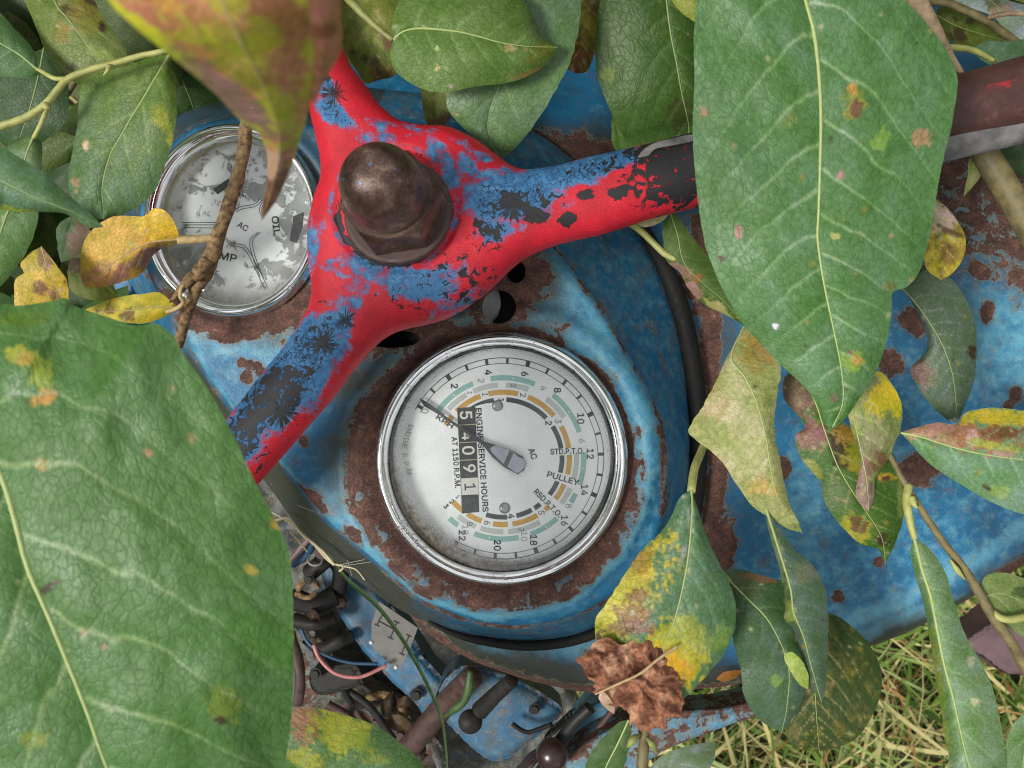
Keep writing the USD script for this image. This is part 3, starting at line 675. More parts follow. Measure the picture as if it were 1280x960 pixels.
rust = np.maximum(rust, blob(x, y, [(1240, 260, 80, 70, 20, 0.6), (1200, 230, 30, 40, 0, 0.6), (1270, 330, 30, 40, 0, 0.6), (1148, 588, 22, 15, -15, 1.1), (977, 585, 9, 10, 0, 1.0), (1050, 747, 6, 6, 0, 1.0), (1100, 703, 5, 5, 0, 1.0), (1137, 402, 16, 12, 30, 0.95),
                                    (1225, 392, 7, 11, 0, 0.95), (1212, 340, 12, 8, 40, 0.9), (1264, 492, 6, 8, 0, 0.95), (1256, 506, 6, 4, 0, 0.9), (1108, 455, 14, 12, 30, 0.95), (1180, 430, 8, 5, 0, 0.7), (1140, 340, 14, 9, 0, 0.7), (1275, 720, 30, 14, -30, 0.8),
                                    (700, 205, 110, 36, 5, 0.95), (620, 870, 120, 12, 12, 0.9), (800, 882, 160, 14, 0, 0.85), (560, 830, 50, 14, 30, 0.75), (770, 810, 40, 12, -10, 0.35), (1240, 590, 10, 5, -20, 0.7), (880, 330, 25, 60, 0, 0.8),
                                    (905, 690, 12, 40, 5, 0.8)]))
light = 0.2 + 0.16 * np.clip((x - 950) / 120, 0, 1) * np.clip((y - 330) / 80, 0, 1)
light = np.maximum(light, blob(x, y, [(1250, 430, 80, 70, 0, 0.6), (1000, 640, 40, 60, 0, 0.52), (1030, 720, 120, 50, 0, 0.36), (1190, 620, 60, 40, 0, 0.36), (690, 815, 110, 16, 0, 0.7), (1120, 790, 90, 16, -25, 0.7), (1225, 245, 70, 60, 0, 1.0), (850, 835, 50, 20, 0, 0.5)]))
dirt_shade = np.clip((1.2 - sd / 75), 0, 1) * 0.95 * (y > 560) * np.clip((980 - x) / 200, 0.22, 1)
dirt_shade = np.maximum(dirt_shade, 0.72 * np.clip(1.5 - sd / 42, 0, 1) * (y > 560))
light = np.maximum(light, 0.7 * np.clip(1.2 - np.abs(sd - 62) / 22, 0, 1) * (y > 640) * (x > 980))
dirt_shade = np.maximum(dirt_shade, blob(x, y, [(900, 440, 22, 170, 0, 0.55), (450, 690, 120, 60, 40, 0.9), (640, 850, 160, 26, 8, 0.95), (760, 195, 140, 40, 0, 0.7), (1240, 255, 100, 90, 0, 0.45), (880, 860, 90, 25, 0, 0.9), (250, 120, 120, 100, 0, 0.5)]))
w3 = P(x, y, -46) + np.stack([0 * x, 0 * x, z + 46], 1)
# turned-under lip
nr = len(rim)
lip = w3[rim] + [0, 0, -9]
c = np.array([P(640, 480, -46)[0], P(640, 480, -46)[1], 0])
lip2 = lip + (c - lip) * [0.02, 0.02, 0]
v = np.vstack([w3, lip, lip2])
k = np.arange(nr); k1 = (k + 1) % nr; n0 = len(w3)
f = np.vstack([fc, np.stack([rim[k], n0 + k, n0 + k1], 1), np.stack([rim[k], n0 + k1, rim[k1]], 1), np.stack([n0 + k, n0 + nr + k, n0 + nr + k1], 1), np.stack([n0 + k, n0 + nr + k1, n0 + k1], 1)])
pm = np.stack([rust, light, dirt_shade], 1)
pm = np.vstack([pm, np.tile([0.7, 0.3, 0.5], (2 * nr, 1))])
part('bonnet', (v, f), 'blue_paint', tractor, attrs={'pm': pm})

seal = [(772, 248), (800, 280), (822, 318), (840, 355), (854, 398), (864, 445), (871, 500), (873, 572), (865, 647), (842, 703), (795, 760), (732, 796), (662, 807), (598, 800), (560, 789), (535, 776)]
part('rubber_seal', pxtube([(a, b, -41) for a, b in seal], [3.0, 3.4, 4.6, 4.6, 4.6, 4.4, 4.0, 3.6, 3.0, 2.6, 2.6, 2.2, 0.7], n=140, sides=12), 'rubber', tractor)
part('washer', solid(circle(600, 378, 26, 30), -18, -15), 'white_part', tractor)
part('hole_shade_sheet', solid(circle(560, 390, 150, 90), -30, -26), 'black_steel', tractor)  # black sheet under the holes, stands in for the unlit interior


def ring_bezel(cx, cy, ro, rx, ry, parent, name='bezel'):
    """Chrome bezel of a dial, radii in px."""
    k = MMPX
    prof = [(ro, -6), (ro + 0.2, 1.5), (ro - 1.2, 4.2), (ro - 3.5, 6.3), (ro - 6.5, 7.6), (ro - 10, 7.8), (ro - 13, 6.8), (ro - 15.5, 5.0), (ro - 17, 2.8), (ro - 17.5, 1.2), (ro - 17.2, -1.5)]
    p = np.array(prof)
    s = spline(p, 44)
    v, f = lathe(np.stack([s[:, 0] * k, s[:, 1]], 1), 180)
    v[:, 0] *= rx; v[:, 1] *= ry
    v += P(cx, cy, 0)
    return part(name, (v, f), 'chrome', parent)


# ---------------------------------------------------------------- tachometer
ZD = -8.0
tach = thing  # (parts below hang under the tractor)
xt = UsdGeom.Xform.Define(stage, str(tractor.GetPath()) + '/tachometer').GetPrim()
C = P(TX, TY, 0)
ring_bezel(TX, TY, 158, 1, 1, xt)
K = MMPX * (CAMH - ZD) / CAMH      # mm per px on the dial card
DX, DY = TX + 2.0, TY
CD = P(DX, DY, ZD)


def disc(r, z, cx, cy, n=140, rings=30):
    rr = np.linspace(0, r, rings)
    v, f = lathe(np.stack([rr, np.full(rings, z)], 1), n)
    v[:, :2] += [cx, cy]
    return v, f


v, f = disc(142 * MMPX, ZD, C[0], C[1])
dx, dy = (v[:, 0] - C[0]) / MMPX, (v[:, 1] - C[1]) / MMPX
rr = np.hypot(dx, dy)
ang = np.degrees(np.arctan2(dx, dy))
lower_left = np.clip(1 - np.abs(((ang + 145 + 180) % 360) - 180) / 70, 0, 1)
grime = np.clip((rr - 114) / 24, 0, 1) * lower_left * 1.15 + 0.45 * np.clip((rr - 130) / 9, 0, 1)
part('dial_face', (v, f), 'dial_card', xt, attrs={'pm': np.stack([grime, 0 * grime, 0 * grime], 1)})
v, f = lathe([(142 * MMPX, ZD - 0.5), (138.5 * MMPX, ZD + 0.3), (138 * MMPX, 1.0)], 140, [C[0], C[1], 0])
part('inner_ring', (v, f), 'black_steel', xt)
g = np.linspace(0.01, 140, 34)
v, f = lathe(np.stack([g * MMPX, 1.2 + 3.4 * (1 - (g / 140) ** 2)], 1), 120, [C[0], C[1], 0])
dx, dy = (v[:, 0] - C[0]) / MMPX, (v[:, 1] - C[1]) / MMPX
rr, ang = np.hypot(dx, dy), np.degrees(np.arctan2(dx, dy))
gr = np.clip((rr - 112) / 30, 0, 1) * np.clip(1 - np.abs(((ang + 140 + 180) % 360) - 180) / 85, 0, 1) * 1.1
part('dial_glass', (v, f), 'dial_glass', xt, attrs={'pm': np.stack([gr, gr, gr], 1)})


def arc(r0, r1, a0, a1, z, ctr=None, t=0.06, taper=False):
    """A flat band on the dial: radii in px, angles clockwise from the top."""
    n = max(3, int(abs(a1 - a0) / 2.5))
    a = np.radians(np.linspace(a0, a1, n))
    ctr = CD if ctr is None else ctr
    ri = np.full(n, r0, float)
    if taper:
        ri = np.linspace(r1 - 0.6, r0, n)
    inner = np.stack([ctr[0] + ri * K * np.sin(a), ctr[1] + ri * K * np.cos(a)], 1)
    outer = np.stack([ctr[0] + r1 * K * np.sin(a), ctr[1] + r1 * K * np.cos(a)], 1)
    v = np.vstack([np.c_[inner, np.full(n, z)], np.c_[outer, np.full(n, z)], np.c_[inner, np.full(n, z - t)], np.c_[outer, np.full(n, z - t)]])
    k = np.arange(n - 1)
    f = np.concatenate([np.stack([k, k + n + 1, k + n], 1), np.stack([k, k + 1, k + n + 1], 1)])
    return v, f


def join(meshes):
    vs, fs, n = [], [], 0
    for m in meshes:
        v, f = m if isinstance(m, tuple) else (np.array(m.vertices), np.array(m.faces))
        vs.append(v); fs.append(np.asarray(f) + n); n += len(v)
    return np.vstack(vs), np.vstack(fs)


Z1 = ZD + 0.1
BL = [(-40, -9, True), (3, 47), (57, 80), (87, 104), (113, 128), (141, 148), (151, 167), (176, 197)]
part('scale_band', join([arc(70.5, 76.5, s[0], s[1], Z1, taper=len(s) > 2) for s in BL]), 'band_black', xt, smooth=False)
OR = [(-60, -50), (-45, -20), (-13, 13), (22, 50), (61, 81), (87, 104), (113, 128), (136, 141), (149, 172), (176, 189), (199, 213), (217, 229)]
part('scale_band', join([arc(79.5, 86, s[0], s[1], Z1) for s in OR]), 'band_orange', xt, smooth=False)
TE = [(-56, -22), (-9, 23), (38, 71), (86, 109), (116, 123), (138, 160), (169, 201), (214, 222)]
part('scale_band', join([arc(97.5, 104, s[0], s[1], Z1) for s in TE]), 'band_teal', xt, smooth=False)
part('scale_band', join([arc(88.5, 95, s[0], s[1], Z1) for s in [(-48, -30), (-24, -4), (2, 20), (36, 56), (86, 106), (114, 128), (150, 176), (180, 198), (202, 218)]]), 'band_grey', xt, smooth=False)
tr = [arc(118.2, 119.0, -61, 212, Z1), arc(125.2, 126.2, -61, 212, Z1)]
for k in range(23):
    a = -58.3 + 12.15 * k
    wd = 1.25 if k % 4 == 2 else 0.75 if k % 2 else 0.9
    tr.append(arc(118.6, 125.8, a - wd, a + wd, Z1))
part('rev_track', join(tr), 'ink', xt, smooth=False)
part('dot', join([(lambda m: (m[0] + [CD[0] + 100.7 * K * math.sin(math.radians(a)), CD[1] + 100.7 * K * math.cos(math.radians(a)), Z1 + 0.06], m[1]))(disc(1.3 * K, 0, 0, 0, 10, 3)) for a in (-38, 7, 55, 97, 148, 190)]), 'counter_white', xt, smooth=False)


def text(s, px, py, rot, hpx, z, length=None, bold=False, kk=None):
    """Lettering centred at a pixel on the dial; rot in degrees anticlockwise; hpx its capitals' height."""
    m = meshkit.text_mesh(s, 70.0, 1.0, bold)
    v = np.array(m.vertices)
    v -= (v.min(0) + v.max(0)) / 2
    ext = v.max(0) - v.min(0)
    k = MMPX * (CAMH - z) / CAMH
    v[:, 1] *= hpx * k / 72.0
    v[:, 0] *= (length * k / ext[0]) if length else hpx * k / 72.0
    v[:, 2] *= 0.05
    c, sn = math.cos(math.radians(rot)), math.sin(math.radians(rot))
    v = np.c_[v[:, 0] * c - v[:, 1] * sn, v[:, 0] * sn + v[:, 1] * c, v[:, 2]]
    v += P(px, py, z)
    return v, np.array(m.faces)


def polar(a, r):
    return DX + r * math.sin(math.radians(a)), DY - r * math.cos(math.radians(a))


Z2 = ZD + 0.22
for k, s in enumerate(['2', '4', '6', '8', '10', '12', '14', '16', '18', '20', '22']):
    px, py = polar(-34 + 24.2 * k, 109)
    part('numeral', text(s, px, py, -90, 8.6, Z2, bold=True), 'ink' if k not in (6, 7) else 'ink_soft', xt, smooth=False)
part('numeral', text('0', 531, 514, -90, 8.5, Z2), 'ink_grey', xt, smooth=False)
sm = [('1', -2, 73, 7), ('2', 52, 72, 8), ('4', 172, 73, 8)]
part('lettering', join([text(s, *polar(a, r), -90, h, Z2, bold=True) for s, a, r, h in sm]), 'ink', xt, smooth=False)
sm = [('1', -16, 83, 7), ('2', 17.5, 83, 8), ('3', 56, 83, 8), ('5', 145, 83, 8), ('6', 194, 83, 8), ('1', -27, 92, 6), ('2', 8, 92, 7), ('7', 166, 92, 7), ('8', 207, 92, 7)]
part('lettering', join([text(s, *polar(a, r), -90, h, Z2) for s, a, r, h in sm]), 'ink_soft', xt, smooth=False)
sm = [('2', -16, 101, 8), ('4', 30, 101, 8), ('6', 77.5, 101, 8), ('8', 126, 101, 8), ('10', 165, 101, 8), ('12', 208, 101, 8)]
part('lettering', join([text(s, *polar(a, r), -90, h, Z2) for s, a, r, h in sm]), 'ink_grey', xt, smooth=False)
words = [text('ENGINE SERVICE HOURS', 602.5, 575, -86, 7.2, Z2, 130, True), text('AT 1150 R.P.M.', 570, 578, -86, 6.6, Z2, 64, True), text('KPH', 556, 527, -33, 6.2, Z2, 24, True),
         text('AC', 666, 567, -70, 7.5, Z2, bold=True), text('STD.P.T.O.', 709, 564, 2, 7, Z2, 42, True), text('PULLEY', 704, 598, -16, 7.2, Z2, 41, True), text('RSD.P.T.O.', 685, 629, -45, 7, Z2, 45, True),
         text('1', 572, 621, -50, 5, Z2), text('2', 564.5, 627, -50, 6, Z2, bold=True), text('3', 557.5, 633, -50, 6, Z2, bold=True)]
part('lettering', join(words), 'ink', xt, smooth=False)
eng = []
for k, ch in enumerate('ENGINE R.P.M.'):
    if ch == ' ':
        continue
    t = k / 12
    px, py = 513.5 - 9 * math.sin(math.pi * t) * 0.9 + 0 * t, 533 + 62 * t
    eng.append(text(ch, px, py, -98 + 14 * t, 6.4, Z2) if ch != '.' else text('.', px - 2, py, -90, 6, Z2))
part('lettering', join(eng), 'ink_grey', xt, smooth=False)
part('counter', solid([(571.5, 510), (594, 508.5), (599, 640), (577.5, 642)], ZD, ZD + 0.25), 'counter_black', xt, smooth=False)
for s, cx, cy, col, hh in [('5', 582.5, 519, 'counter_white', 15), ('4', 584, 545, 'counter_white', 13), ('0', 585.5, 563, 'counter_white', 15), ('9', 587, 585.5, 'counter_white', 15)]:
    part('counter_digit', text(s, cx, cy, -87, hh, ZD + 0.36, bold=True), col, xt, smooth=False)
part('counter_wheel', solid([(576.3, 598), (597.3, 597), (598, 618), (577, 619)], ZD, ZD + 0.4), 'counter_white', xt, smooth=False)
part('counter_digit', text('1', 587.5, 608.5, -87, 14, ZD + 0.5), 'ink', xt, smooth=False)
part('counter_line', join([solid([(572.5 + k, y0), (595 + k, y0 - 1.2), (595 + k, y0 - .2), (572.5 + k, y0 + 1)], ZD + 0.2, ZD + 0.42) for k, y0 in ((0, 531), (1, 553), (2, 575))]), 'straw', xt, smooth=False)
for cx, cy in ((622, 507), (631, 635)):
    m = trimesh.creation.icosphere(3, 7.2 * MMPX)
    m.vertices = m.vertices * [1, 1, 0.45] + P(cx, cy, ZD)
    part('rivet', m, 'rivet', xt)
ndl = [(524, 499), (540, 509), (562, 523.5), (586, 540), (606, 552), (622, 557), (640, 563), (654, 571), (658, 579), (655, 588), (647, 593), (630, 584), (615, 571), (604, 557), (584, 543), (560, 526), (538, 511)]
part('needle', solid(ndl, -5.6, -5.0), 'needle_black', xt, smooth=False)
part('needle_tip', solid([(524, 497.5), (533, 502), (556, 518), (553, 521), (530, 507.5)], -5.2, -4.9), 'needle_black', xt, smooth=False)
part('needle_tail', solid(smooth_poly([(613, 562), (620, 557), (632, 561), (640, 564), (648, 571), (655, 574), (657, 580), (653, 587), (646, 591), (634, 583), (622, 573)], 1.2), -5.2, -4.8), 'needle_grey', xt, smooth=False)
part('needle_stripe', solid([(637, 563), (642, 566), (634, 584), (629, 581)], -5.1, -4.7), 'needle_black', xt, smooth=False)

# ---------------------------------------------------------------- combination gauge
xg = UsdGeom.Xform.Define(stage, str(tractor.GetPath()) + '/combination_gauge').GetPrim()
RX, RY = 0.985, 1.075
ring_bezel(GX, GY, 113, RX, RY, xg)
CG = P(GX, GY, 0)
v, f = disc(100 * MMPX, ZD, 0, 0, 140, 40)
v[:, 0] *= RX; v[:, 1] *= RY
v += [CG[0], CG[1], 0]
xx = v[:, 0] / MMPX + 640; yy = 480 - v[:, 1] / MMPX
white = 0.66 + 0.0 * xx
white = np.maximum(white, blob(xx, yy, [(305, 290, 62, 50, 0, 0.85), (290, 355, 60, 45, 20, 0.8), (255, 230, 50, 26, -35, 0.62), (350, 350, 35, 40, 0, 0.55), (240, 280, 40, 16, 0, 0.85), (300, 310, 90, 80, 0, 0.68)]))
white -= blob(xx, yy, [(355, 230, 32, 30, 0, 0.3), (350, 330, 26, 34, 30, 0.25), (225, 330, 30, 30, 0, 0.45), (230, 215, 26, 20, 0, 0.15)])
part('dial_face', (v, f), 'peeled_card', xg, attrs={'pm': np.stack([white, white, white], 1)})
v, f = lathe([(100 * MMPX, ZD - 0.5), (97 * MMPX, ZD + 0.5), (96 * MMPX, 1.0)], 120)
part('inner_ring', (v * [RX, RY, 1] + [CG[0], CG[1], 0], f), 'cream_ring', xg)
g = np.linspace(0.01, 98, 30)
v, f = lathe(np.stack([g * MMPX, 1.2 + 3.0 * (1 - (g / 98) ** 2)], 1), 120)
gr = np.clip((np.hypot(v[:, 0], v[:, 1]) / MMPX - 70) / 34, 0, 1) * np.clip(-v[:, 1] / 20, 0.15, 1) * 0.8
part('dial_glass', (v * [RX, RY, 1] + [CG[0], CG[1], 0], f), 'dial_glass', xg, attrs={'pm': np.stack([gr, gr, gr], 1)})
part('window', solid([(266, 236), (286, 223), (291, 229), (289, 231), (272, 243)], ZD - .1, ZD + 0.2), 'ink', xg, smooth=False)
part('window', solid([(367, 270), (380, 265), (378, 284), (371, 304), (362, 301)], ZD - .1, ZD + 0.2), 'ink', xg, smooth=False)
Z3 = ZD + 0.15
lines = []
for pl in ([(228, 278), (270, 278)], [(229, 281), (270, 281)], [(230, 284.5), (270, 285)], [(282, 299), (290, 307), (302, 309), (309, 316), (318, 334), (330, 360)], [(281, 296), (291, 304), (304, 306), (311, 313), (321, 332), (334, 358)],
           [(294, 262), (302, 258), (318, 255), (326, 247)], [(295, 265), (303, 261), (319, 258), (328, 250)], [(328, 252), (324, 262), (327, 270)], [(331, 252), (327, 262), (330, 270)], [(326, 290), (316, 300), (318, 318), (328, 345)], [(323, 290), (312.5, 300), (315, 319), (325, 346)]):
    lines.append(tube(P(*spline(np.array(pl, float), 14).T, Z3), 0.16, sides=5))
part('dial_line', join(lines), 'ink', xg)
part('lettering', join([text('AC', 303.5, 283, -30, 7.5, Z3, bold=True), text('N.', 303, 243, 15, 7, Z3, bold=True), text('OIL', 345, 282, -82, 8.5, Z3, 24, True), text('MP', 285, 321, -12, 9.5, Z3, 22, True), text('F', 271, 342, -20, 7, Z3)]), 'ink', xg, smooth=False)

# ---------------------------------------------------------------- steering wheel
ZW = 46.0
WH = smooth_poly([(432, 68), (441, 84), (456, 104), (470, 124), (484, 138), (500, 150), (530, 156), (561, 158), (593, 172), (618, 190), (636, 203), (655, 210), (690, 206), (737, 194), (805, 179), (865, 164), (960, 142), (1080, 112), (1190, 92), (1300, 62), (1400, 38),
                  (1404, 130), (1300, 158), (1190, 180), (1080, 205), (960, 236), (872, 258), (812, 273), (756, 291), (700, 304), (664, 318), (640, 335), (612, 362), (586, 382), (560, 397), (530, 406), (506, 411), (484, 420), (462, 438), (440, 464), (418, 494), (385, 532), (355, 567), (322, 604),
                  (280, 650), (220, 720), (140, 810), (20, 950), (-60, 885), (80, 750), (150, 680), (220, 595), (284, 520), (322, 470), (347, 440), (367, 412), (382, 388), (388, 362), (384, 325), (384, 285), (392, 246), (399, 226), (400, 205), (395, 178), (388, 150), (378, 110), (360, 60), (335, 0), (300, -80), (236, -250), (305, -275), (368, -110), (402, -10)], 2.0)
pts, fc, sd, rim = sheet(WH, 2.4)
x, y = pts.T
R = 44.0
q = np.clip(1 - sd / R, 0, 1)
h = np.sqrt(np.maximum(0, 1 - q ** 2.2))
dh = np.hypot(x - 500, y - 268)
zt = 12.0 * h + 5.0 * np.exp(-(dh / 110) ** 2) + 0.6 * (meshkit.fbm(np.stack([x, y, 0 * x], 1) / 40, 3) - 0.5) * h
zt -= 1.2 * np.clip(1 - np.abs(dh - 72) / 8, 0, 1)
zb = -9.0 * h
base = P(x, y, ZW + 3)
up = base * [1, 1, 0] + np.stack([0 * x, 0 * x, ZW + zt], 1)
dn = base * [1, 1, 0] + np.stack([0 * x, 0 * x, ZW + zb], 1)
blue = blob(x, y, [(424, 150, 26, 12, 40, 0.85), (410, 118, 12, 10, 0, 0.7), (478, 163, 26, 7, 10, 0.55), (525, 166, 40, 6, 10, 0.5), (575, 185, 30, 6, 25, 0.5), (606, 203, 12, 8, 0, 0.7), (480, 180, 30, 10, 0, 0.6),
                   (560, 215, 14, 40, -30, 0.62), (590, 225, 14, 34, -25, 0.62), (640, 252, 52, 28, -8, 0.95), (700, 222, 66, 18, -14, 0.95), (760, 205, 40, 14, -14, 0.95), (620, 290, 26, 16, -30, 0.75),
                   (400, 300, 14, 34, 10, 0.5), (430, 340, 36, 11, 20, 0.55), (480, 345, 50, 16, 20, 0.72), (530, 360, 46, 22, 0, 0.72), (450, 365, 30, 16, -30, 0.55), (560, 345, 24, 10, -20, 0.7), (395, 310, 10, 30, 0, 0.7), (570, 380, 40, 10, -30, 0.55),
                   (395, 440, 42, 30, -50, 1.0), (340, 500, 50, 32, -52, 1.0), (305, 545, 40, 26, -52, 1.0), (430, 405, 14, 22, 40, 0.75), (440, 395, 26, 10, -50, 0.7), (368, 470, 50, 34, -52, 1.0)])
blue = np.maximum(blue * 0.93, 0.22)
black = blob(x, y, [(340, 495, 46, 26, -52, 0.6), (310, 540, 40, 24, -52, 0.6), (365, 490, 34, 18, -52, 0.62), (395, 430, 36, 22, -50, 0.42), (425, 150, 24, 12, 40, 0.4), (408, 112, 12, 10, 0, 0.45), (650, 262, 46, 20, -8, 0.5), (612, 290, 26, 24, -30, 0.5), (760, 213, 50, 10, -14, 0.46),
                    (860, 195, 66, 30, -14, 0.72), (850, 180, 60, 10, -14, 0.9), (820, 218, 16, 8, -14, 0.9), (850, 238, 34, 14, -14, 0.65), (708, 279, 9, 6, -10, 1.1), (668, 275, 14, 8, 0, 0.85), (730, 250, 8, 5, 0, 0.85), (770, 247, 12, 6, 0, 0.85), (880, 205, 90, 45, -14, 0.72),
                    (560, 350, 40, 26, -20, 0.38), (590, 365, 40, 16, -35, 0.42), (520, 375, 40, 20, 0, 0.34), (320, 585, 30, 10, -52, 0.45), (700, 190, 60, 5, -14, 0.4), (395, 395, 10, 30, 40, 0.3)])
rg = np.hypot(x - 497, y - 266)
black = np.maximum(black, 0.75 * np.exp(-((rg - 68) / 7) ** 2) * np.clip((y - 235) / 40, 0.45, 1))
blue = np.maximum(blue, 0.5 * np.exp(-((rg - 76) / 6) ** 2))
brown = np.clip((x - 1010) / 60, 0, 1) - stroke(x, y, [(1222, 120), (1250, 114), (1300, 104)], 9, 0.42)
mz = np.clip((zt - 3) / 2, 0, 1)
pm = np.stack([blue, np.maximum(black, 0.10), brown], 1)
pmb = np.tile([0.3, 0.55, 0.0], (len(x), 1)); pmb[:, 2] = brown
keep = np.ones(len(x), bool)
n0 = len(x)
idx = np.arange(n0) + n0
idx[rim] = rim                       # the two faces share their border
v = np.vstack([up, dn])
v[rim, 2] = ZW
f = np.vstack([fc, idx[fc][:, ::-1]])
wheel = part('steering_wheel', (v, f), 'wheel_paint', tractor, attrs={'pm': np.vstack([pm, pmb])})
# split sleeve hanging under the end of the long spoke, grey and weathered
sl = [(1090, 172), (1140, 163), (1190, 152), (1240, 141), (1300, 126), (1400, 100)]
part('sleeve', pxtube([(a, b + 14, ZW - 3) for a, b in sl], 10.5, n=40, sides=20, lump=0.12), 'sleeve_grey', wheel, label='grey weathered split sleeve under the long spoke')
flk = solid(smooth_poly([(800, 192), (815, 180), (840, 173), (866, 168), (866, 176), (845, 181), (820, 186), (806, 200), (796, 208)], 2), ZW + 9.4, ZW + 10.6)
part('paint_flake', flk, 'sleeve_grey', wheel)
NC = P(498, 265, 62.6)
TILT = trimesh.transformations.rotation_matrix(math.radians(9), [0.84, 0.54, 0])[:3, :3] @ np.eye(3)
TILT = trimesh.transformations.rotation_matrix(math.radians(12), np.cross([0, 0, 1], [-0.54, 0.84, 0]))[:3, :3]
prof = [(0, -3.5), (20.2, -3.0), (20.4, -1.8), (20.0, -1.2), (20.8, -1.0), (20.9, 0.6), (20.4, 1.4), (19.0, 1.8), (0, 1.8)]
part('washer', (lambda m: (m[0] @ TILT.T + NC + [0, 0, 0.4], m[1]))(lathe(prof, 80)), 'rust_steel', wheel)
import manifold3d as m3
hx = m3.Manifold.cylinder(15.0, 19.2, 19.2, 6)
cone = m3.Manifold.cylinder(22, 27.0, 11.5, 96)
hx = hx ^ cone
vv, ff, _ = meshkit.arrays(hx)
ca, sa = math.cos(math.radians(8)), math.sin(math.radians(8))
vv = np.c_[vv[:, 0] * ca - vv[:, 1] * sa, vv[:, 0] * sa + vv[:, 1] * ca, vv[:, 2]]
part('nut', trimesh.Trimesh((vv + [0, 0, 2.0]) @ TILT.T + NC, ff), 'nut_steel', wheel, smooth=25)
s = spline(np.array([(15.2, 14), (15.0, 19), (14.7, 24), (13.9, 30), (12.0, 35), (8.9, 39), (4.7, 41.2), (0.01, 41.8)], float), 40)
part('dome_cap', (lambda m: (m[0] @ TILT.T + NC, m[1]))(lathe(s, 72)), 'nut_steel', wheel)
#BODY2
# ---------------------------------------------------------------- steering column, gearbox and levers below the panel
def low_sheet(name, outline, z0, mat_name, rust, light, dirt_shade, tilt=(0, 0), rnd=10, drop=6, lump=1.0, step=4.0, label=None):
    """A painted casting seen below the panel: outline in pixels at depth z0, rounded edge, drop mm of skirt."""
    o = smooth_poly(outline, 3.0) if len(outline) > 4 else densify(outline, 3.0)
    p, f, sd, rm = sheet(o, step)
    x, y = p.T
    q = np.clip(1 - sd / rnd, 0, 1)
    z = -drop * (1 - np.sqrt(np.maximum(0, 1 - q * q))) + tilt[0] * (x - o[:, 0].mean()) + tilt[1] * (y - o[:, 1].mean()) + lump * (meshkit.fbm(np.stack([x, y, 0 * x], 1) / 30, 3, seed=int(abs(z0))) - 0.5)
    w = P(x, y, z0) + np.stack([0 * x, 0 * x, z], 1)
    skirt = w[rm] + [0, 0, -25]
    n0, nr = len(w), len(rm)
    k = np.arange(nr); k1 = (k + 1) % nr
    v = np.vstack([w, skirt])
    f = np.vstack([f, np.stack([rm[k], n0 + k, n0 + k1], 1), np.stack([rm[k], n0 + k1, rm[k1]], 1)])
    e = np.clip(1 - sd / 6, 0, 1)
    pm = np.stack([rust + 0.15 * e, light + 0 * sd, dirt_shade + 0 * sd], 1)
    pm = np.vstack([pm, np.tile([rust, light, dirt_shade + 0.2], (nr, 1))])
    return part(name, (v, f), mat_name, tractor, attrs={'pm': pm}, label=label)


low_sheet('gearbox_housing', [(300, 600), (480, 640), (640, 760), (760, 960), (740, 1080), (300, 1080), (240, 800)], -270, 'blue_paint', 0.34, 0.1, 0.78, lump=10)  # grime bias here also stands in for the deep shade under the panel
low_sheet('gearbox_cover', [(420, 690), (470, 735), (545, 850), (520, 880), (480, 845), (440, 800), (400, 720)], -175, 'blue_paint', 0.2, 0.15, 0.42, lump=3)
low_sheet('side_casting', [(498, 800), (560, 860), (556, 900), (535, 905), (515, 880), (476, 842), (484, 820)], -172, 'blue_paint', 0.2, 0.3, 0.35, lump=1)
low_sheet('tool_box', [(575, 835), (640, 850), (700, 885), (695, 905), (655, 938), (632, 954), (612, 955), (590, 940), (552, 900), (545, 870)], -150, 'blue_paint', 0.24, 0.3, 0.42, rnd=16, drop=5, lump=0.8)
low_sheet('foot_plate', [(372, 780), (440, 850), (520, 905), (560, 960), (520, 1040), (360, 1040), (340, 860)], -215, 'blue_paint', 0.42, 0.2, 0.8, lump=5)
low_sheet('cross_bar', [(388, 842), (440, 832), (452, 852), (450, 858), (398, 870)], -170, 'dark_part', 0, 0, 0, rnd=5, drop=3)
low_sheet('step_rail', [(706, 955), (760, 915), (835, 894), (905, 888), (945, 878), (1000, 868), (1000, 885), (940, 900), (880, 922), (830, 942), (790, 975), (760, 1010), (700, 1010)], -110, 'blue_paint', 0.46, 0.55, 0.25, rnd=8, drop=4, lump=0.6)
low_sheet('linkage_bar', [(735, 885), (764, 890), (712, 968), (690, 968), (700, 940)], -135, 'blue_paint', 0.2, 0.7, 0.1, rnd=5, drop=3, lump=0.3)
low_sheet('fender_edge', [(1208, 806), (1240, 780), (1290, 740), (1330, 740), (1330, 850), (1280, 846), (1256, 842), (1236, 826)], -140, 'mauve_plastic', 0, 0, 0, rnd=8, drop=4)
part('linkage_rod', pxtube([(772, 880, -118), (745, 915, -124), (712, 962, -132)], 2.0), 'rust_steel', tractor)
part('lever_rod', pxtube([(738, 884, -110), (716, 905, -112), (692, 938, -112), (672, 972, -114)], 3.6, sides=14), 'black_steel', tractor)
kn = trimesh.creation.icosphere(4, 9.2)
kn.vertices = kn.vertices * [1, 1, 0.95] + P(690, 943, -104)
part('lever_knob', kn, 'knob', tractor)
sp = []
for k in range(90):
    t = k / 89
    a = t * 2 * math.pi * 6
    c = P(686 + 26 * t, 918 - 24 * t, -128)
    sp.append(c + [4.5 * math.cos(a) * 0.7, 4.5 * math.cos(a) * 0.7, 4.5 * math.sin(a)])
part('return_spring', tube(sp, 0.75, sides=6), 'dark_part', tractor)
part('gaiter', join([tube(P([660 - 5 * k, 664 - 5 * k], [950 + 6 * k, 954 + 6 * k], -118), 8.0 - 0.8 * (k % 2), sides=16) for k in range(5)]), 'rust_steel', tractor)
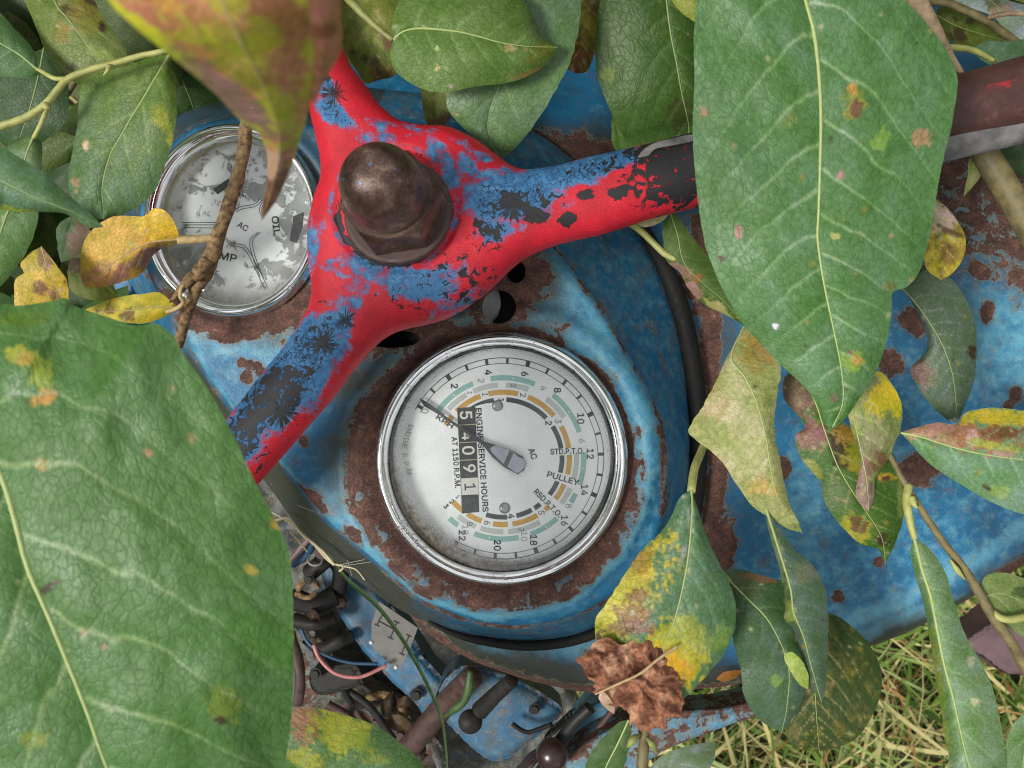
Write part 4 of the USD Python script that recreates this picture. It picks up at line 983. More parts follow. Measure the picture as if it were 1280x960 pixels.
part('shaft', pxtube([(500, 948, -175), (530, 912, -160), (560, 876, -145), (590, 846, -120)], [7.6, 7.4, 7.0, 6.6], sides=18), 'rust_steel', tractor)
part('lever_arm', pxtube([(640, 850, -80), (620, 868, -92), (600, 888, -104)], [4.0, 4.4, 5.2], sides=14), 'dark_part', tractor)
kb = trimesh.creation.icosphere(3, 6.6)
kb.vertices = kb.vertices * [1.05, 1.05, 0.9] + P(588, 902, -108)
part('lever_knob', kb, 'dark_part', tractor)
# shift-pattern plate
PZ = -150
plate = densify([(474, 752), (524, 786), (512, 812), (497, 844), (458, 798)], 30)
pl = part('shift_plate', solid(plate, PZ, PZ + 1.2), 'plate_grey', tractor, smooth=False)
bars = [((478, 768), (471, 781)), ((473, 776), (491, 786)), ((496, 778), (488, 797)), ((511, 795), (502, 817)), ((475, 764), (480, 768)), ((468, 780), (474, 783)), ((492, 776), (499, 779)), ((485, 796), (491, 799)), ((508, 793), (514, 796)), ((499, 816), (505, 819))]
part('engraving', join([tube(P(*np.array(b, float).T, PZ + 1.3), 0.42, sides=6) for b in bars]), 'ink', pl)
for a, b in ((464, 803), (495, 834)):
    m = trimesh.creation.icosphere(2, 1.3)
    m.vertices += P(a, b, PZ + 1.2)
    part('plate_rivet', m, 'white_part', pl)
# cable clamps and hoses
for pth, r, mt in [([(365, 705, -150), (385, 690, -145), (400, 650, -130)], 2.6, 'wire_blue'), ([(352, 715, -140), (372, 690, -138), (392, 668, -136)], 2.0, 'mauve_plastic'), ([(388, 716, -150), (402, 704, -146), (418, 690, -150)], 5.5, 'dark_part'),
                   ([(366, 748, -158), (392, 756, -152), (420, 744, -156)], 6.5, 'rubber'), ([(368, 775, -160), (392, 780, -155), (418, 772, -160)], 4.5, 'dark_part'), ([(412, 690, -155), (426, 712, -152), (424, 738, -158)], 5.0, 'rubber'), ([(372, 737, -142), (381, 726, -139), (392, 727, -139), (398, 734, -142)], 1.8, 'bark'), ([(370, 742, -144), (384, 747, -140), (396, 740, -142)], 1.6, 'bark'),
                   ([(460, 872, -190), (480, 868, -186), (500, 880, -185), (508, 905, -188)], 2.8, 'bark'), ([(395, 815, -170), (420, 804, -165), (440, 794, -170)], 4.0, 'dark_part'), ([(410, 880, -180), (440, 900, -180), (470, 930, -180)], 3.0, 'rust_steel'), ([(380, 800, -175), (410, 830, -172), (440, 880, -176)], 2.0, 'rubber'), ([(430, 860, -178), (462, 884, -176), (492, 924, -180)], 2.4, 'dark_part'),
                   ([(362, 790, -170), (375, 840, -168), (372, 880, -172)], 3.4, 'rust_steel'), ([(640, 905, -140), (660, 915, -138), (690, 905, -134)], 1.4, 'rubber')]:
    part('hose', pxtube(pth, r, n=24, sides=14, lump=0.35, seed=3), mt, tractor)
for bx_, by_, bz_, br_ in ((427, 752, -168, 3.4), (402, 690, -138, 3.0), (448, 700, -172, 3.2), (520, 868, -168, 2.8), (566, 880, -145, 2.4), (668, 886, -145, 2.4), (394, 842, -165, 2.6), (470, 905, -205, 4.0), (430, 900, -208, 4.2), (500, 920, -204, 3.6), (386, 724, -135, 2.2)):
    bl = m3.Manifold.cylinder(br_ * 0.8, br_, br_, 6) ^ m3.Manifold.cylinder(br_ * 1.4, br_ * 1.25, br_ * 0.6, 32)
    vv, ff, _ = meshkit.arrays(bl + m3.Manifold.cylinder(br_ * 0.2, br_ * 1.45, br_ * 1.45, 32))
    part('bolt', trimesh.Trimesh(vv + P(bx_, by_, bz_), ff), 'dark_part' if br_ < 3 else 'rust_steel', tractor, smooth=25)
part('clip_ring', join([tube(P(*np.array([(394 + 9 * math.cos(t), 700 + 7 * math.sin(t), -139 + 3 * math.sin(t)) for t in np.linspace(0, 6.28, 24)]).T), 0.7, sides=6)]), 'zinc_plate', tractor)
part('wire', pxtube([(376, 786, -140), (385, 803, -138), (405, 818, -138), (436, 828, -140), (472, 830, -142)], 1.0), 'wire_blue', tractor)
part('wire', pxtube([(392, 806, -137), (400, 824, -136), (420, 842, -136), (450, 846, -138), (483, 832, -142)], 1.15), 'wire_pink', tractor)


# ---------------------------------------------------------------- leaves
def smoothstep(x, a, b):
    t = np.clip((x - a) / (b - a), 0, 1)
    return t * t * (3 - 2 * t)


leafseed = [100]


def leaf(parent, mid, left, right, col, name='leaf', rib='midrib_green', rib_r=0.55, cup=0.0, bulge=0.6, wav=1.5, step=0.85, sp=9.0, ang=52, quilt=0.5, vein=0.35, veincol=None, spots=(), specks=0, grad=None,
         edge=None, petiole=None, pet_r=0.9, pet_mat=None, label=None, mat_name='leaf', mott=None, curl=1.4, outn=1.0):
    """A leaf: midrib (px, py, z), left and right margins (px, py[, dz]); spots (px, py, rx, ry, angle, colour, weight)."""
    leafseed[0] += 1
    sd = leafseed[0]
    r = np.random.default_rng(sd)
    mid = np.array(mid, float)
    w0 = P(*spline(mid, 60).T)
    L = np.linalg.norm(np.diff(w0, axis=0), axis=1).sum()
    nt = int(np.clip(L / step, 14, 260))
    M = spline(mid, nt)

    def margin(side):
        a = [(*mid[0][:2], 0.0)] + [(*p, cup) if len(p) == 2 else p for p in side] + [(*mid[-1][:2], 0.0)]
        s = spline(np.array(a, float), nt)
        k = meshkit.fbm(np.stack([np.arange(nt) * 0.35, np.full(nt, sd * 3.1 + len(side)), np.zeros(nt)], 1), 3, seed=sd) - 0.5
        s[:, :2] += outn * 3.0 * k[:, None] * np.sin(np.linspace(0, math.pi, nt))[:, None] * np.array([1.0, 0.6])
        return s
    A, B = margin(left), margin(right)
    wm = P(*M.T)
    wa, wb = P(A[:, 0], A[:, 1], M[:, 2]), P(B[:, 0], B[:, 1], M[:, 2])
    W = max(np.linalg.norm(wa - wm, axis=1).max(), np.linalg.norm(wb - wm, axis=1).max())
    nu = int(np.clip(W / step, 5, 130))
    uu = np.linspace(-1, 1, 2 * nu + 1)
    U = np.abs(uu)[None, :]
    lft = (uu < 0)[None, :, None]
    O = np.where(lft, A[:, None, :], B[:, None, :])
    px = M[:, None, 0] * (1 - U) + O[..., 0] * U
    py = M[:, None, 1] * (1 - U) + O[..., 1] * U
    dz = O[..., 2]
    along = np.r_[0, np.cumsum(np.linalg.norm(np.diff(wm, axis=0), axis=1))][:, None]
    wid = np.where(uu < 0, np.linalg.norm(wa - wm, axis=1)[:, None], np.linalg.norm(wb - wm, axis=1)[:, None])
    lat = wid * U
    # secondary veins, curving towards the tip
    q = along * (1 + 0.0) + 0.42 * sp * np.sin(along / (1.7 * sp) + sd) - lat / math.tan(math.radians(ang)) - 0.35 / sp * lat ** 2 * 0.35
    q = q + np.where(uu < 0, 0.0, sp * 0.5)[None, :]
    wob = (meshkit.fbm(np.stack([q / 14, lat / 10, np.broadcast_to(np.sign(uu)[None] * 5.0, q.shape)], -1), 3, seed=sd) - 0.5) * sp * 0.4
    d = np.abs((((q + wob) / sp + 0.5) % 1.0) - 0.5) * sp * math.sin(math.radians(ang))
    vw = 0.3 * (1.2 - 0.75 * U) * (0.45 + sp / 14)
    vm = np.exp(-(d / vw) ** 2) * np.clip(lat / 0.8, 0, 1) * np.clip(1.25 - U, 0, 1)
    lc = np.stack([along + 0 * lat + sd * 37.7, lat * np.sign(uu)[None, :], 0 * lat], -1)
    pil = meshkit.fbm(np.stack([lc[..., 0] / 3.2, lc[..., 1] / 3.2, 0 * lat + sd], -1), 2, seed=sd) - 0.5
    und = meshkit.fbm(np.stack([lc[..., 0] / 16, lc[..., 1] / 16, 0 * lat + sd * 2.0], -1), 2, seed=sd + 9) - 0.5
    z = M[:, None, 2] + dz * U ** curl + bulge * np.sin(math.pi * U ** 0.8) * np.minimum(1, wid / 8) + wav * und * 2.2 * U ** 0.8 * np.minimum(1, wid / 10)
    z = z + 0.45 * quilt * (pil * 0.9 - 0.9 * np.exp(-(d / (0.13 * sp)) ** 2) * np.clip(1.2 - U, 0, 1)) * np.clip(lat / 1.5, 0, 1)
    v = P(px, py, z)
    n1 = meshkit.fbm(np.stack([lc[..., 0] / 5, lc[..., 1] / 5, 0 * lat + 7.0 * sd], -1), 4, seed=sd + 3) - 0.5
    n2 = meshkit.fbm(np.stack([lc[..., 0] / 1.4, lc[..., 1] / 1.4, 0 * lat + 3.0 * sd], -1), 3, seed=sd + 5) - 0.5
    C = np.empty(v.shape)
    C[:] = col
    if grad is not None:                     # colour towards the tip
        t = smoothstep(np.linspace(0, 1, nt)[:, None] + 0.5 * n1, 0.25, 0.85)[..., None]
        C = C * (1 - t) + np.array(grad) * t
    if mott is not None:                     # mottled with a second colour
        t = smoothstep(n1 + 0.6 * n2, 0.0, 0.22)[..., None]
        C = C * (1 - t) + np.array(mott) * t
    if edge is not None:
        t = smoothstep(U + 0.7 * n1 + 0 * lat, 0.78, 1.0)[..., None] * 0.8
        C = C * (1 - t) + np.array(edge) * t
    for s in spots:
        x0, y0, rx, ry, an, sc, wgt = s
        c0, s0 = math.cos(math.radians(an)), math.sin(math.radians(an))
        ex, ey = px - x0, py - y0
        qq = np.hypot((ex * c0 + ey * s0) / rx, (-ex * s0 + ey * c0) / ry) + 1.1 * n1 + 1.2 * n2
        t = (1 - smoothstep(qq, 0.8, 1.12))[..., None] * wgt
        C = C * (1 - t) + np.array(sc) * t
    vc = np.array(veincol if veincol is not None else np.minimum(1, np.array(col) * 1.5 + 0.06))
    t = np.clip(vm * vein * 1.9, 0, 0.9)[..., None]
    C = C * (1 - t) + vc * t
    for _ in range(specks):
        i, j = r.integers(2, nt - 2), r.integers(1, 2 * nu)
        rad = r.uniform(0.35, 1.0)
        t = np.exp(-(((lc[..., 0] - lc[i, j, 0]) ** 2 + (lc[..., 1] - lc[i, j, 1]) ** 2) / rad ** 2))[..., None] * 0.85
        C = C * (1 - t) + np.array([lin(176, 150, 110), lin(70, 52, 34), lin(190, 190, 150), lin(160, 150, 60)][r.integers(4)]) * t
    i, j = np.meshgrid(np.arange(nt - 1), np.arange(2 * nu), indexing='ij')
    a = i * (2 * nu + 1) + j
    b = a + 2 * nu + 1
    f = np.concatenate([np.stack([a, a + 1, b + 1], -1).reshape(-1, 3), np.stack([a, b + 1, b], -1).reshape(-1, 3)])
    vv = v.reshape(-1, 3)
    nz = np.cross(vv[f[:, 1]] - vv[f[:, 0]], vv[f[:, 2]] - vv[f[:, 0]])[:, 2].sum()
    if nz < 0:
        f = f[:, ::-1]
    pr = part(name, (vv, f), mat_name, parent, attrs={'col': np.clip(C.reshape(-1, 3) * (0.84 if C.mean() < 0.2 else 0.95), 0.002, 1), 'lc': (lc * np.clip(28.0 / W, 1.0, 3.2)).reshape(-1, 3)}, label=label)
    if rib:
        path = P(M[:, 0], M[:, 1], M[:, 2] + 0.05)[:: max(1, nt // 60)]
        rr = np.linspace(rib_r, rib_r * 0.2, len(path)) * 0.85
        part('midrib', tube(path, rr, sides=8, lump=0.2, seed=sd), rib, pr)
    if petiole:
        part('petiole', pxtube(petiole, pet_r, n=24, sides=10, lump=0.12, seed=sd), pet_mat or rib or 'stem_green', pr if name == 'blade' else pr)
    return pr


def own_leaf(what, mid, left, right, col, **kw):
    t = thing('willow_leaf', what, 'leaf', P(*mid[0]))
    leaf(t, mid, left, right, col, name='blade', **kw)
    return t


GM, GD, GG = lin(82, 122, 62), lin(50, 84, 36), lin(104, 136, 100)
GY_, GP, YE = lin(122, 134, 48), lin(176, 176, 118), lin(206, 172, 46)
BR, DB, TN, PK = lin(122, 84, 60), lin(70, 46, 34), lin(178, 140, 104), lin(172, 132, 118)
YG, MV, OR_ = lin(170, 176, 40), lin(140, 108, 100), lin(196, 150, 70)

# the big leaf at the left, near the camera
own_leaf('largest green leaf filling the lower left corner with thick pale midrib', [(-75, 440, 168), (-40, 520, 172), (0, 591, 175), (19, 650, 176), (34, 707, 176), (67, 785, 176), (106, 882, 174), (134, 960, 172), (190, 1090, 166), (250, 1230, 158)],
         [(-110, 520), (-150, 700), (-160, 900), (-80, 1080), (60, 1200)],
         [(-40, 400, -2), (0, 381, -5), (25, 382, -4), (62, 377, -3), (84, 373, -3), (94, 383, -4), (134, 396, -5), (169, 407, -5), (194, 404, -5), (216, 419, -5), (228, 441, -5), (259, 485, -6), (294, 548, -7), (312, 588, -7), (344, 650, -7), (355, 672, -7), (364, 707, -7), (367, 785, -7), (366, 872, -8), (358, 945, -8), (340, 1060, -9), (300, 1160, -8)],
         lin(84, 126, 62), rib='midrib_pale', rib_r=1.15, bulge=3.5, wav=3.0, step=0.62, sp=17, ang=58, quilt=0.85, vein=0.42, veincol=lin(150, 176, 120), outn=0.7, specks=8,
         spots=[(30, 448, 20, 14, 30, lin(170, 170, 60), 0.85), (50, 470, 18, 22, 0, lin(150, 165, 50), 0.8), (54, 496, 16, 10, -20, OR_, 0.9), (32, 449, 10, 8, 0, OR_, 0.7), (53, 579, 9, 7, 0, OR_, 0.8), (185, 565, 8, 6, 0, TN, 0.9), (42, 924, 16, 12, 0, lin(140, 150, 40), 0.7), (280, 880, 20, 24, 0, lin(130, 150, 40), 0.6),
                (276, 902, 8, 6, 0, DB, 0.9), (312, 712, 9, 6, 0, lin(180, 170, 60), 0.7), (61, 733, 14, 5, -25, DB, 0.9), (130, 808, 6, 4, 0, TN, 0.9), (344, 655, 10, 7, 0, lin(190, 160, 50), 0.7), (10, 400, 40, 12, 0, lin(100, 130, 40), 0.7), (310, 800, 60, 40, 0, lin(74, 122, 40), 0.6)])

# the big leaf at the right
own_leaf('big hanging green leaf with pale midrib in front of the right spoke', [(1000, -60, 96), (1003, -15, 95), (1012, 20, 95), (1018, 45, 95), (1024, 100, 95), (1026, 150, 94), (1025, 210, 92), (1023, 270, 90), (1022, 300, 88), (1030, 355, 86), (1043, 417, 83), (1052, 465, 80), (1053, 505, 78), (1037, 540, 75)],
         [(930, -70, 2), (880, -30, 2), (868, 30, 0), (868, 100, -3), (866, 170, -4), (871, 240, -4), (880, 300, -4), (888, 325, -4), (905, 365, -4), (927, 402, -3), (944, 422, -3), (975, 455, -2), (1002, 480, -1), (1018, 500, 0), (1030, 525, 0)],
         [(1060, -60, 0), (1120, -10, -1), (1150, 20, -2), (1175, 50, -4), (1190, 76, -5), (1197, 100, -6), (1194, 130, -6), (1188, 165, -6), (1179, 200, -6), (1171, 240, -6), (1166, 275, -6), (1158, 312, -7), (1148, 342, -8), (1133, 359, -6), (1116, 366, -3), (1115, 385, -2), (1110, 420, -2), (1097, 460, -2), (1078, 492, -1), (1058, 522, 0)],
         lin(92, 134, 78), rib='midrib_pale', rib_r=1.0, bulge=2.2, wav=2.6, step=0.55, sp=15, ang=55, quilt=1.0, vein=0.45, veincol=lin(156, 184, 134), outn=0.5, specks=26,
         spots=[(1068, 126, 13, 20, 20, lin(150, 150, 60), 0.8), (1070, 133, 7, 10, 0, BR, 0.9), (1067, 112, 7, 7, 0, OR_, 0.8), (1152, 172, 12, 10, 0, TN, 0.85), (1101, 174, 12, 16, 20, lin(140, 170, 80), 0.8), (923, 291, 5, 8, 0, PK, 1.0), (969, 408, 4, 4, 0, lin(230, 230, 225), 1.0), (1065, 450, 14, 12, 0, lin(140, 170, 60), 0.8),
                (1071, 449, 6, 5, 0, OR_, 0.9), (1062, 441, 5, 4, 0, MV, 0.9), (1043, 498, 5, 5, 0, MV, 0.7), (1050, 218, 4, 6, 0, PK, 0.9), (1043, 295, 6, 4, 0, lin(190, 190, 110), 0.8), (880, 140, 6, 8, 0, TN, 0.8), (985, 150, 12, 8, -30, lin(150, 150, 70), 0.5), (1112, 358, 8, 5, 0, lin(110, 120, 50), 0.8), (902, 323, 5, 4, 0, DB, 0.8), (950, 130, 40, 60, 0, lin(80, 126, 52), 0.5)])

# the blurred leaf close to the lens and its brown companion
own_leaf('blurred yellow and brown withered leaf hanging close to the camera at the top left', [(215, -110, 285), (262, -30, 282), (300, 50, 275), (335, 120, 262), (350, 180, 240), (340, 235, 215), (327, 276, 195)],
         [(120, -80, -4), (130, -10, -6), (160, 26, -6), (208, 66, -6), (240, 92, -6), (272, 120, -5), (300, 150, -4), (322, 166, -3), (333, 190, -2), (334, 225, 0), (328, 258, 0)],
         [(330, -90, -4), (378, -20, -4), (391, 50, -5), (391, 100, -5), (386, 136, -4), (376, 172, -3), (364, 208, -2), (348, 246, 0)],
         lin(178, 122, 84), rib='midrib_dry', rib_r=0.3, step=0.5, sp=9, quilt=0.2, vein=0.2, wav=1.5, outn=0.5, mott=lin(174, 168, 58), edge=lin(196, 200, 60),
         spots=[(180, 40, 60, 12, 40, lin(200, 206, 50), 0.9), (300, 70, 50, 30, 50, lin(140, 150, 40), 0.7), (345, 140, 30, 26, 60, lin(178, 184, 40), 0.9), (300, 130, 60, 16, 40, MV, 0.9), (250, 90, 50, 12, 40, MV, 0.7), (210, 6, 20, 10, 40, OR_, 0.8), (330, 40, 30, 18, 40, YG, 0.7), (345, 235, 22, 36, 10, lin(112, 76, 58), 0.95), (330, 272, 14, 26, 0, lin(100, 68, 52), 0.95), (338, 205, 14, 16, 0, lin(206, 168, 144), 0.8), (380, 140, 10, 26, 0, OR_, 0.6)])
own_leaf('blurred brown dead leaf edge beside the yellow leaf hanging at the top', [(380, -70, 276), (396, 0, 270), (404, 60, 262), (392, 132, 250)], [(352, -40), (372, 0, 3), (386, 50, 3), (386, 110)], [(422, -50, -6), (425, 0, -8), (428, 40, -10), (424, 70, -10), (408, 98, -6)], lin(196, 134, 104), rib=None, step=0.6, vein=0.1, wav=1.5,
         mott=lin(158, 98, 72), label=None)

# twig with leaves, upper left
br = thing('willow_branch', 'pale green forked twig with broad green leaves in the upper left', 'branch', P(-30, 170, 62))
TZ = 62
part('twig', pxtube([(-60, 178, TZ), (0, 158, TZ), (30, 148, TZ), (55, 132, TZ), (72, 112, TZ), (84, 99, TZ), (110, 88, TZ), (140, 80, TZ), (175, 70, TZ), (214, 60, TZ), (260, 30, TZ - 10)], [1.5, 1.45, 1.3, 1.15, 0.8], n=60, lump=0.15), 'stem_pale', br)
part('side_twig', pxtube([(84, 99, TZ), (68, 98, TZ), (55, 91, TZ - 2), (46, 86, TZ - 4)], [1.0, 0.7], n=20, lump=0.15), 'stem_pale', br)
part('side_twig', pxtube([(60, 128, TZ), (54, 148, TZ - 2), (46, 165, TZ - 4), (42, 172, TZ - 5)], [1.1, 0.8], n=20, lump=0.15), 'stem_pale', br)
part('bud', pxtube([(137, 82, TZ + 1), (134, 89, TZ + 2), (129, 94, TZ + 2)], [1.0, 0.8, 0.15], n=12), 'stem_pale', br)
part('bud', pxtube([(56, 131, TZ + 1), (60, 137, TZ + 2)], [1.4, 0.9], n=8), 'stem_pale', br)
leaf(br, [(47, 87, 57), (25, 69, 55), (0, 54, 54), (-50, 30, 50)], [(45, 70), (34, 52), (18, 36), (0, 17), (-25, 5)], [(50, 93), (36, 97), (0, 95), (-35, 80)], lin(76, 112, 62), cup=-3, sp=8)
leaf(br, [(42, 171, 55), (34, 190, 52), (28, 210, 50), (16, 250, 45)], [(25, 172), (3, 186), (-12, 212), (-6, 245)], [(52, 180), (52, 215), (48, 240), (32, 255)], lin(96, 124, 72), cup=-3, sp=7)
leaf(br, [(60, -50, 40), (68, 0, 44), (86, 25, 46), (105, 50, 46), (122, 78, 44), (128, 108, 40)], [(18, -30), (30, 0), (45, 35), (56, 62), (70, 80), (86, 98), (105, 108)], [(100, -30), (118, 0), (128, 22), (144, 42), (158, 66), (166, 88), (150, 105)], lin(112, 130, 58), cup=-4, sp=9, specks=10,
     spots=[(90, 14, 16, 12, 30, DB, 0.85), (112, 8, 12, 14, 0, DB, 0.85), (108, 22, 30, 20, 40, lin(160, 150, 60), 0.6), (128, 35, 6, 7, -30, DB, 0.95), (80, 40, 12, 14, 0, lin(150, 130, 40), 0.7), (130, 68, 20, 8, 20, lin(160, 170, 80), 0.7), (88, 83, 6, 5, 0, DB, 0.7)])
leaf(br, [(212, 68, 50), (195, 96, 52), (180, 122, 52), (165, 146, 52), (150, 172, 51), (138, 194, 50), (128, 232, 48), (130, 274, 44)], [(190, 70), (160, 82), (128, 90), (104, 104), (98, 130), (96, 160), (90, 190), (86, 215), (88, 242), (104, 262), (120, 273)],
     [(215, 84), (220, 108), (220, 148), (215, 180), (206, 206), (196, 234), (182, 252), (160, 265), (142, 272)], lin(104, 130, 56), grad=lin(92, 122, 82), cup=-3, bulge=1.5, sp=10, specks=5, rib_r=0.7, quilt=0.35,
     spots=[(107, 181, 5, 7, 20, lin(222, 190, 160), 1.0), (208, 160, 8, 24, -20, lin(170, 170, 60), 0.85), (94, 227, 5, 5, 0, TN, 0.7), (200, 140, 10, 14, 0, lin(150, 160, 50), 0.6)], label='broad green leaf with a pinkish spot below the twig')
leaf(br, [(55, 60, 8), (47, 100, 10), (36, 140, 8), (20, 185, 2)], [(10, 80), (-5, 120), (-8, 160), (5, 182)], [(82, 90), (86, 120), (80, 155), (45, 182)], lin(58, 88, 44), cup=-3, step=1.4, sp=9)
leaf(br, [(150, -60, 0), (160, -10, 2), (178, 30, 0), (205, 66, -6), (225, 110, -20)], [(120, -30), (118, 10), (140, 50), (170, 80), (205, 105)], [(190, -30), (210, 20), (222, 60), (230, 90)], lin(76, 98, 36), cup=-3, step=1.4, sp=9)
leaf(br, [(214, 60, -8), (226, 95, -22), (240, 130, -34), (250, 168, -52)], [(204, 80), (208, 115), (220, 145), (236, 164)], [(240, 70), (266, 96), (278, 125), (270, 155)], lin(62, 90, 40), cup=-3, step=1.3, sp=9)
own_leaf('soft blue-green leaf curling in from the left edge above the yellow leaves', [(-70, 190, 128), (-20, 215, 130), (40, 245, 128), (90, 265, 124), (130, 284, 118)], [(-40, 175), (0, 184, -2), (30, 200, -3), (55, 215, -3), (72, 232, -3), (95, 252, -2), (115, 269, 0)],
         [(-40, 260), (0, 262, -4), (30, 265, -4), (55, 265, -4), (85, 268, -3), (110, 284, -2)], lin(98, 136, 92), rib='midrib_green', rib_r=0.35, step=0.6, sp=9, vein=0.25, quilt=0.3, spots=[(5, 264, 34, 10, 10, lin(160, 176, 60), 0.8)])
own_leaf('smooth green leaf at the left edge just above the largest leaf', [(14, 256, 70), (6, 275, 68), (-2, 300, 66), (-20, 360, 58)], [(-20, 270), (-40, 310), (-40, 345)], [(46, 262), (44, 290), (30, 320), (12, 345), (-5, 362)], lin(96, 132, 70), cup=-3, sp=8, specks=2)

# brown bare twig over the small gauge, with its yellow leaves
tw = thing('dead_twig', 'brown woody twig with yellow leaves crossing the small round gauge', 'branch', P(308, 152, 52))
part('stem', pxtube([(312, 138, 66), (308, 154, 62), (306, 178, 58), (301, 205, 54), (296, 226, 52), (284, 262, 47), (272, 296, 42), (262, 326, 38), (252, 347, 36), (244, 364, 34), (233, 395, 28), (222, 432, 22)], [2.1, 2.6, 2.5, 2.7, 2.7, 2.9, 3.5, 2.5, 2.2, 2.2], n=90, sides=14, lump=0.3, seed=5), 'bark', tw)
part('broken_stub', pxtube([(256, 336, 38), (240, 346, 39), (226, 362, 38), (212, 378, 36)], [2.8, 2.3, 1.6, 0.3], n=30, lump=0.4, seed=8), 'bark', tw)
part('node', pxtube([(260, 326, 40), (250, 338, 41), (244, 348, 39)], [2.4, 3.2, 2.2], n=14, lump=0.5, seed=2), 'bark', tw)
part('tendril', pxtube([(238, 352, 38), (228, 358, 40), (225, 370, 40), (229, 378, 38), (220, 386, 36), (208, 390, 34)], [0.7, 0.9], n=30), 'midrib_dry', tw)
leaf(tw, [(224, 299, 44), (190, 303, 47), (160, 316, 48), (130, 338, 46), (106, 358, 40)], [(222, 288, 4), (214, 272, 5), (204, 262, 5), (192, 261, 3), (180, 270, 2), (165, 270), (140, 271), (118, 284), (105, 302), (101, 322), (101, 345)], [(219, 306, -8), (200, 312, -10), (190, 322, -10), (180, 340, -9), (160, 350, -8), (128, 359, -4)],
     lin(204, 164, 62), rib='midrib_dry', rib_r=0.5, sp=6, vein=0.25, wav=2.5, specks=16, mott=lin(190, 150, 48), petiole=[(268, 297, 42), (245, 299, 44), (222, 300, 45)], pet_r=1.7, pet_mat='midrib_dry',
     spots=[(195, 282, 36, 22, 20, lin(210, 176, 38), 0.8), (165, 335, 50, 12, -35, lin(150, 108, 92), 0.95), (190, 318, 30, 8, -30, MV, 0.95), (120, 345, 24, 12, -20, lin(170, 120, 84), 0.8), (170, 345, 10, 8, 0, lin(190, 150, 60), 0.7)], label='curled yellow leaf with a purple-brown underside')
leaf(tw, [(222, 384, 34), (190, 384, 36), (150, 389, 36), (106, 387, 32)], [(200, 366, 3), (180, 367, 3), (150, 371), (125, 379)], [(214, 392, -3), (182, 404, -3), (150, 402), (122, 393)], lin(196, 176, 44), rib='midrib_dry', rib_r=0.4, sp=6, vein=0.2, specks=12, mott=lin(170, 164, 44),
     spots=[(138, 386, 6, 8, 0, lin(120, 90, 40), 0.9), (162, 394, 9, 8, 0, lin(110, 84, 44), 0.9)], label='small yellow leaf lying lower on the twig')
own_leaf('yellow leaf with brown blotches above the top edge of the largest leaf', [(52, 308, 60), (60, 340, 60), (70, 365, 56), (76, 395, 50)], [(38, 316), (25, 330), (30, 341), (20, 348), (18, 366), (24, 392)], [(62, 320), (74, 336), (84, 352), (85, 380)], lin(198, 168, 54), rib='midrib_dry', rib_r=0.3, sp=6, vein=0.2, specks=10, mott=lin(178, 156, 50),
         spots=[(52, 360, 12, 8, 40, lin(120, 84, 60), 0.9), (55, 325, 9, 16, -20, lin(140, 104, 84), 0.9), (68, 366, 6, 12, -40, lin(130, 96, 80), 0.8)])
own_leaf('small dark green leaf with a shrivelled brown edge behind the yellow curled leaf', [(92, 268, 20), (84, 296, 20), (76, 328, 14)], [(72, 282), (72, 310)], [(110, 282), (108, 308), (92, 322)], lin(78, 104, 66), rib=None, sp=6, spots=[(96, 300, 10, 24, 20, lin(120, 88, 70), 0.9)])
own_leaf('olive leaf piece under the curled yellow leaf by the rim of the gauge', [(84, 340, 24), (120, 352, 22), (148, 372, 16)], [(92, 322), (130, 335)], [(90, 365), (120, 376)], lin(108, 118, 40), rib=None, sp=6, spots=[(95, 330, 14, 12, 0, DB, 0.8)])

# cluster at the top centre
cl = thing('willow_branch', 'green petiole and overlapping green leaves at the top centre behind the hub', 'branch', P(425, -20, 66))
part('twig', pxtube([(415, -50, 60), (428, -12, 64), (445, 9, 66), (460, 24, 66), (478, 40, 66), (491, 50, 66)], [1.6, 1.5, 1.0], n=40, lump=0.12), 'stem_green', cl)
leaf(cl, [(491, 50, 66), (505, 39, 67), (525, 35.5, 67), (550, 37, 67), (575, 40, 67), (600, 46, 66), (625, 53, 64), (660, 58, 60), (698, 59, 54)], [(490, 30, -2), (498, 4, -4), (520, -20, -5), (600, -26, -6), (655, 4, -6), (667, 28, -5), (675, 44, -4), (688, 54, -1)], [(487, 68, -2), (494, 88, -3), (510, 102, -4), (530, 112, -5), (552, 116, -5), (572, 113, -5), (600, 107, -5), (632, 104, -5), (662, 94, -4), (686, 77, -2)],
     lin(102, 132, 60), rib='midrib_pale', rib_r=0.6, bulge=1.8, sp=10, quilt=0.4, vein=0.4, specks=6, spots=[(638, 60, 8, 6, 0, lin(200, 180, 120), 0.8), (547, 61, 3, 4, 0, lin(230, 220, 170), 1), (546, 85, 3, 4, 0, lin(200, 180, 110), 1), (675, 68, 16, 12, -30, lin(120, 124, 40), 0.8), (660, 93, 20, 5, -20, lin(150, 120, 60), 0.8)], label='rounded green leaf with a hooked tip')
leaf(cl, [(662, -40, 40), (650, 20, 44), (638, 60, 46), (624, 107, 46), (613, 136, 44), (610, 162, 40), (617, 183, 36), (628, 198, 32)], [(560, 10), (545, 70), (557, 117), (560, 136), (575, 156), (600, 178), (618, 191)], [(722, -20), (726, 10), (722, 42), (712, 80), (696, 110), (681, 136), (661, 165), (641, 188)], lin(106, 136, 92), rib='midrib_green', rib_r=0.4, bulge=1.5, sp=11, quilt=0.3, vein=0.35, specks=4, spots=[(570, 143, 6, 5, 0, lin(170, 170, 90), 0.8)])
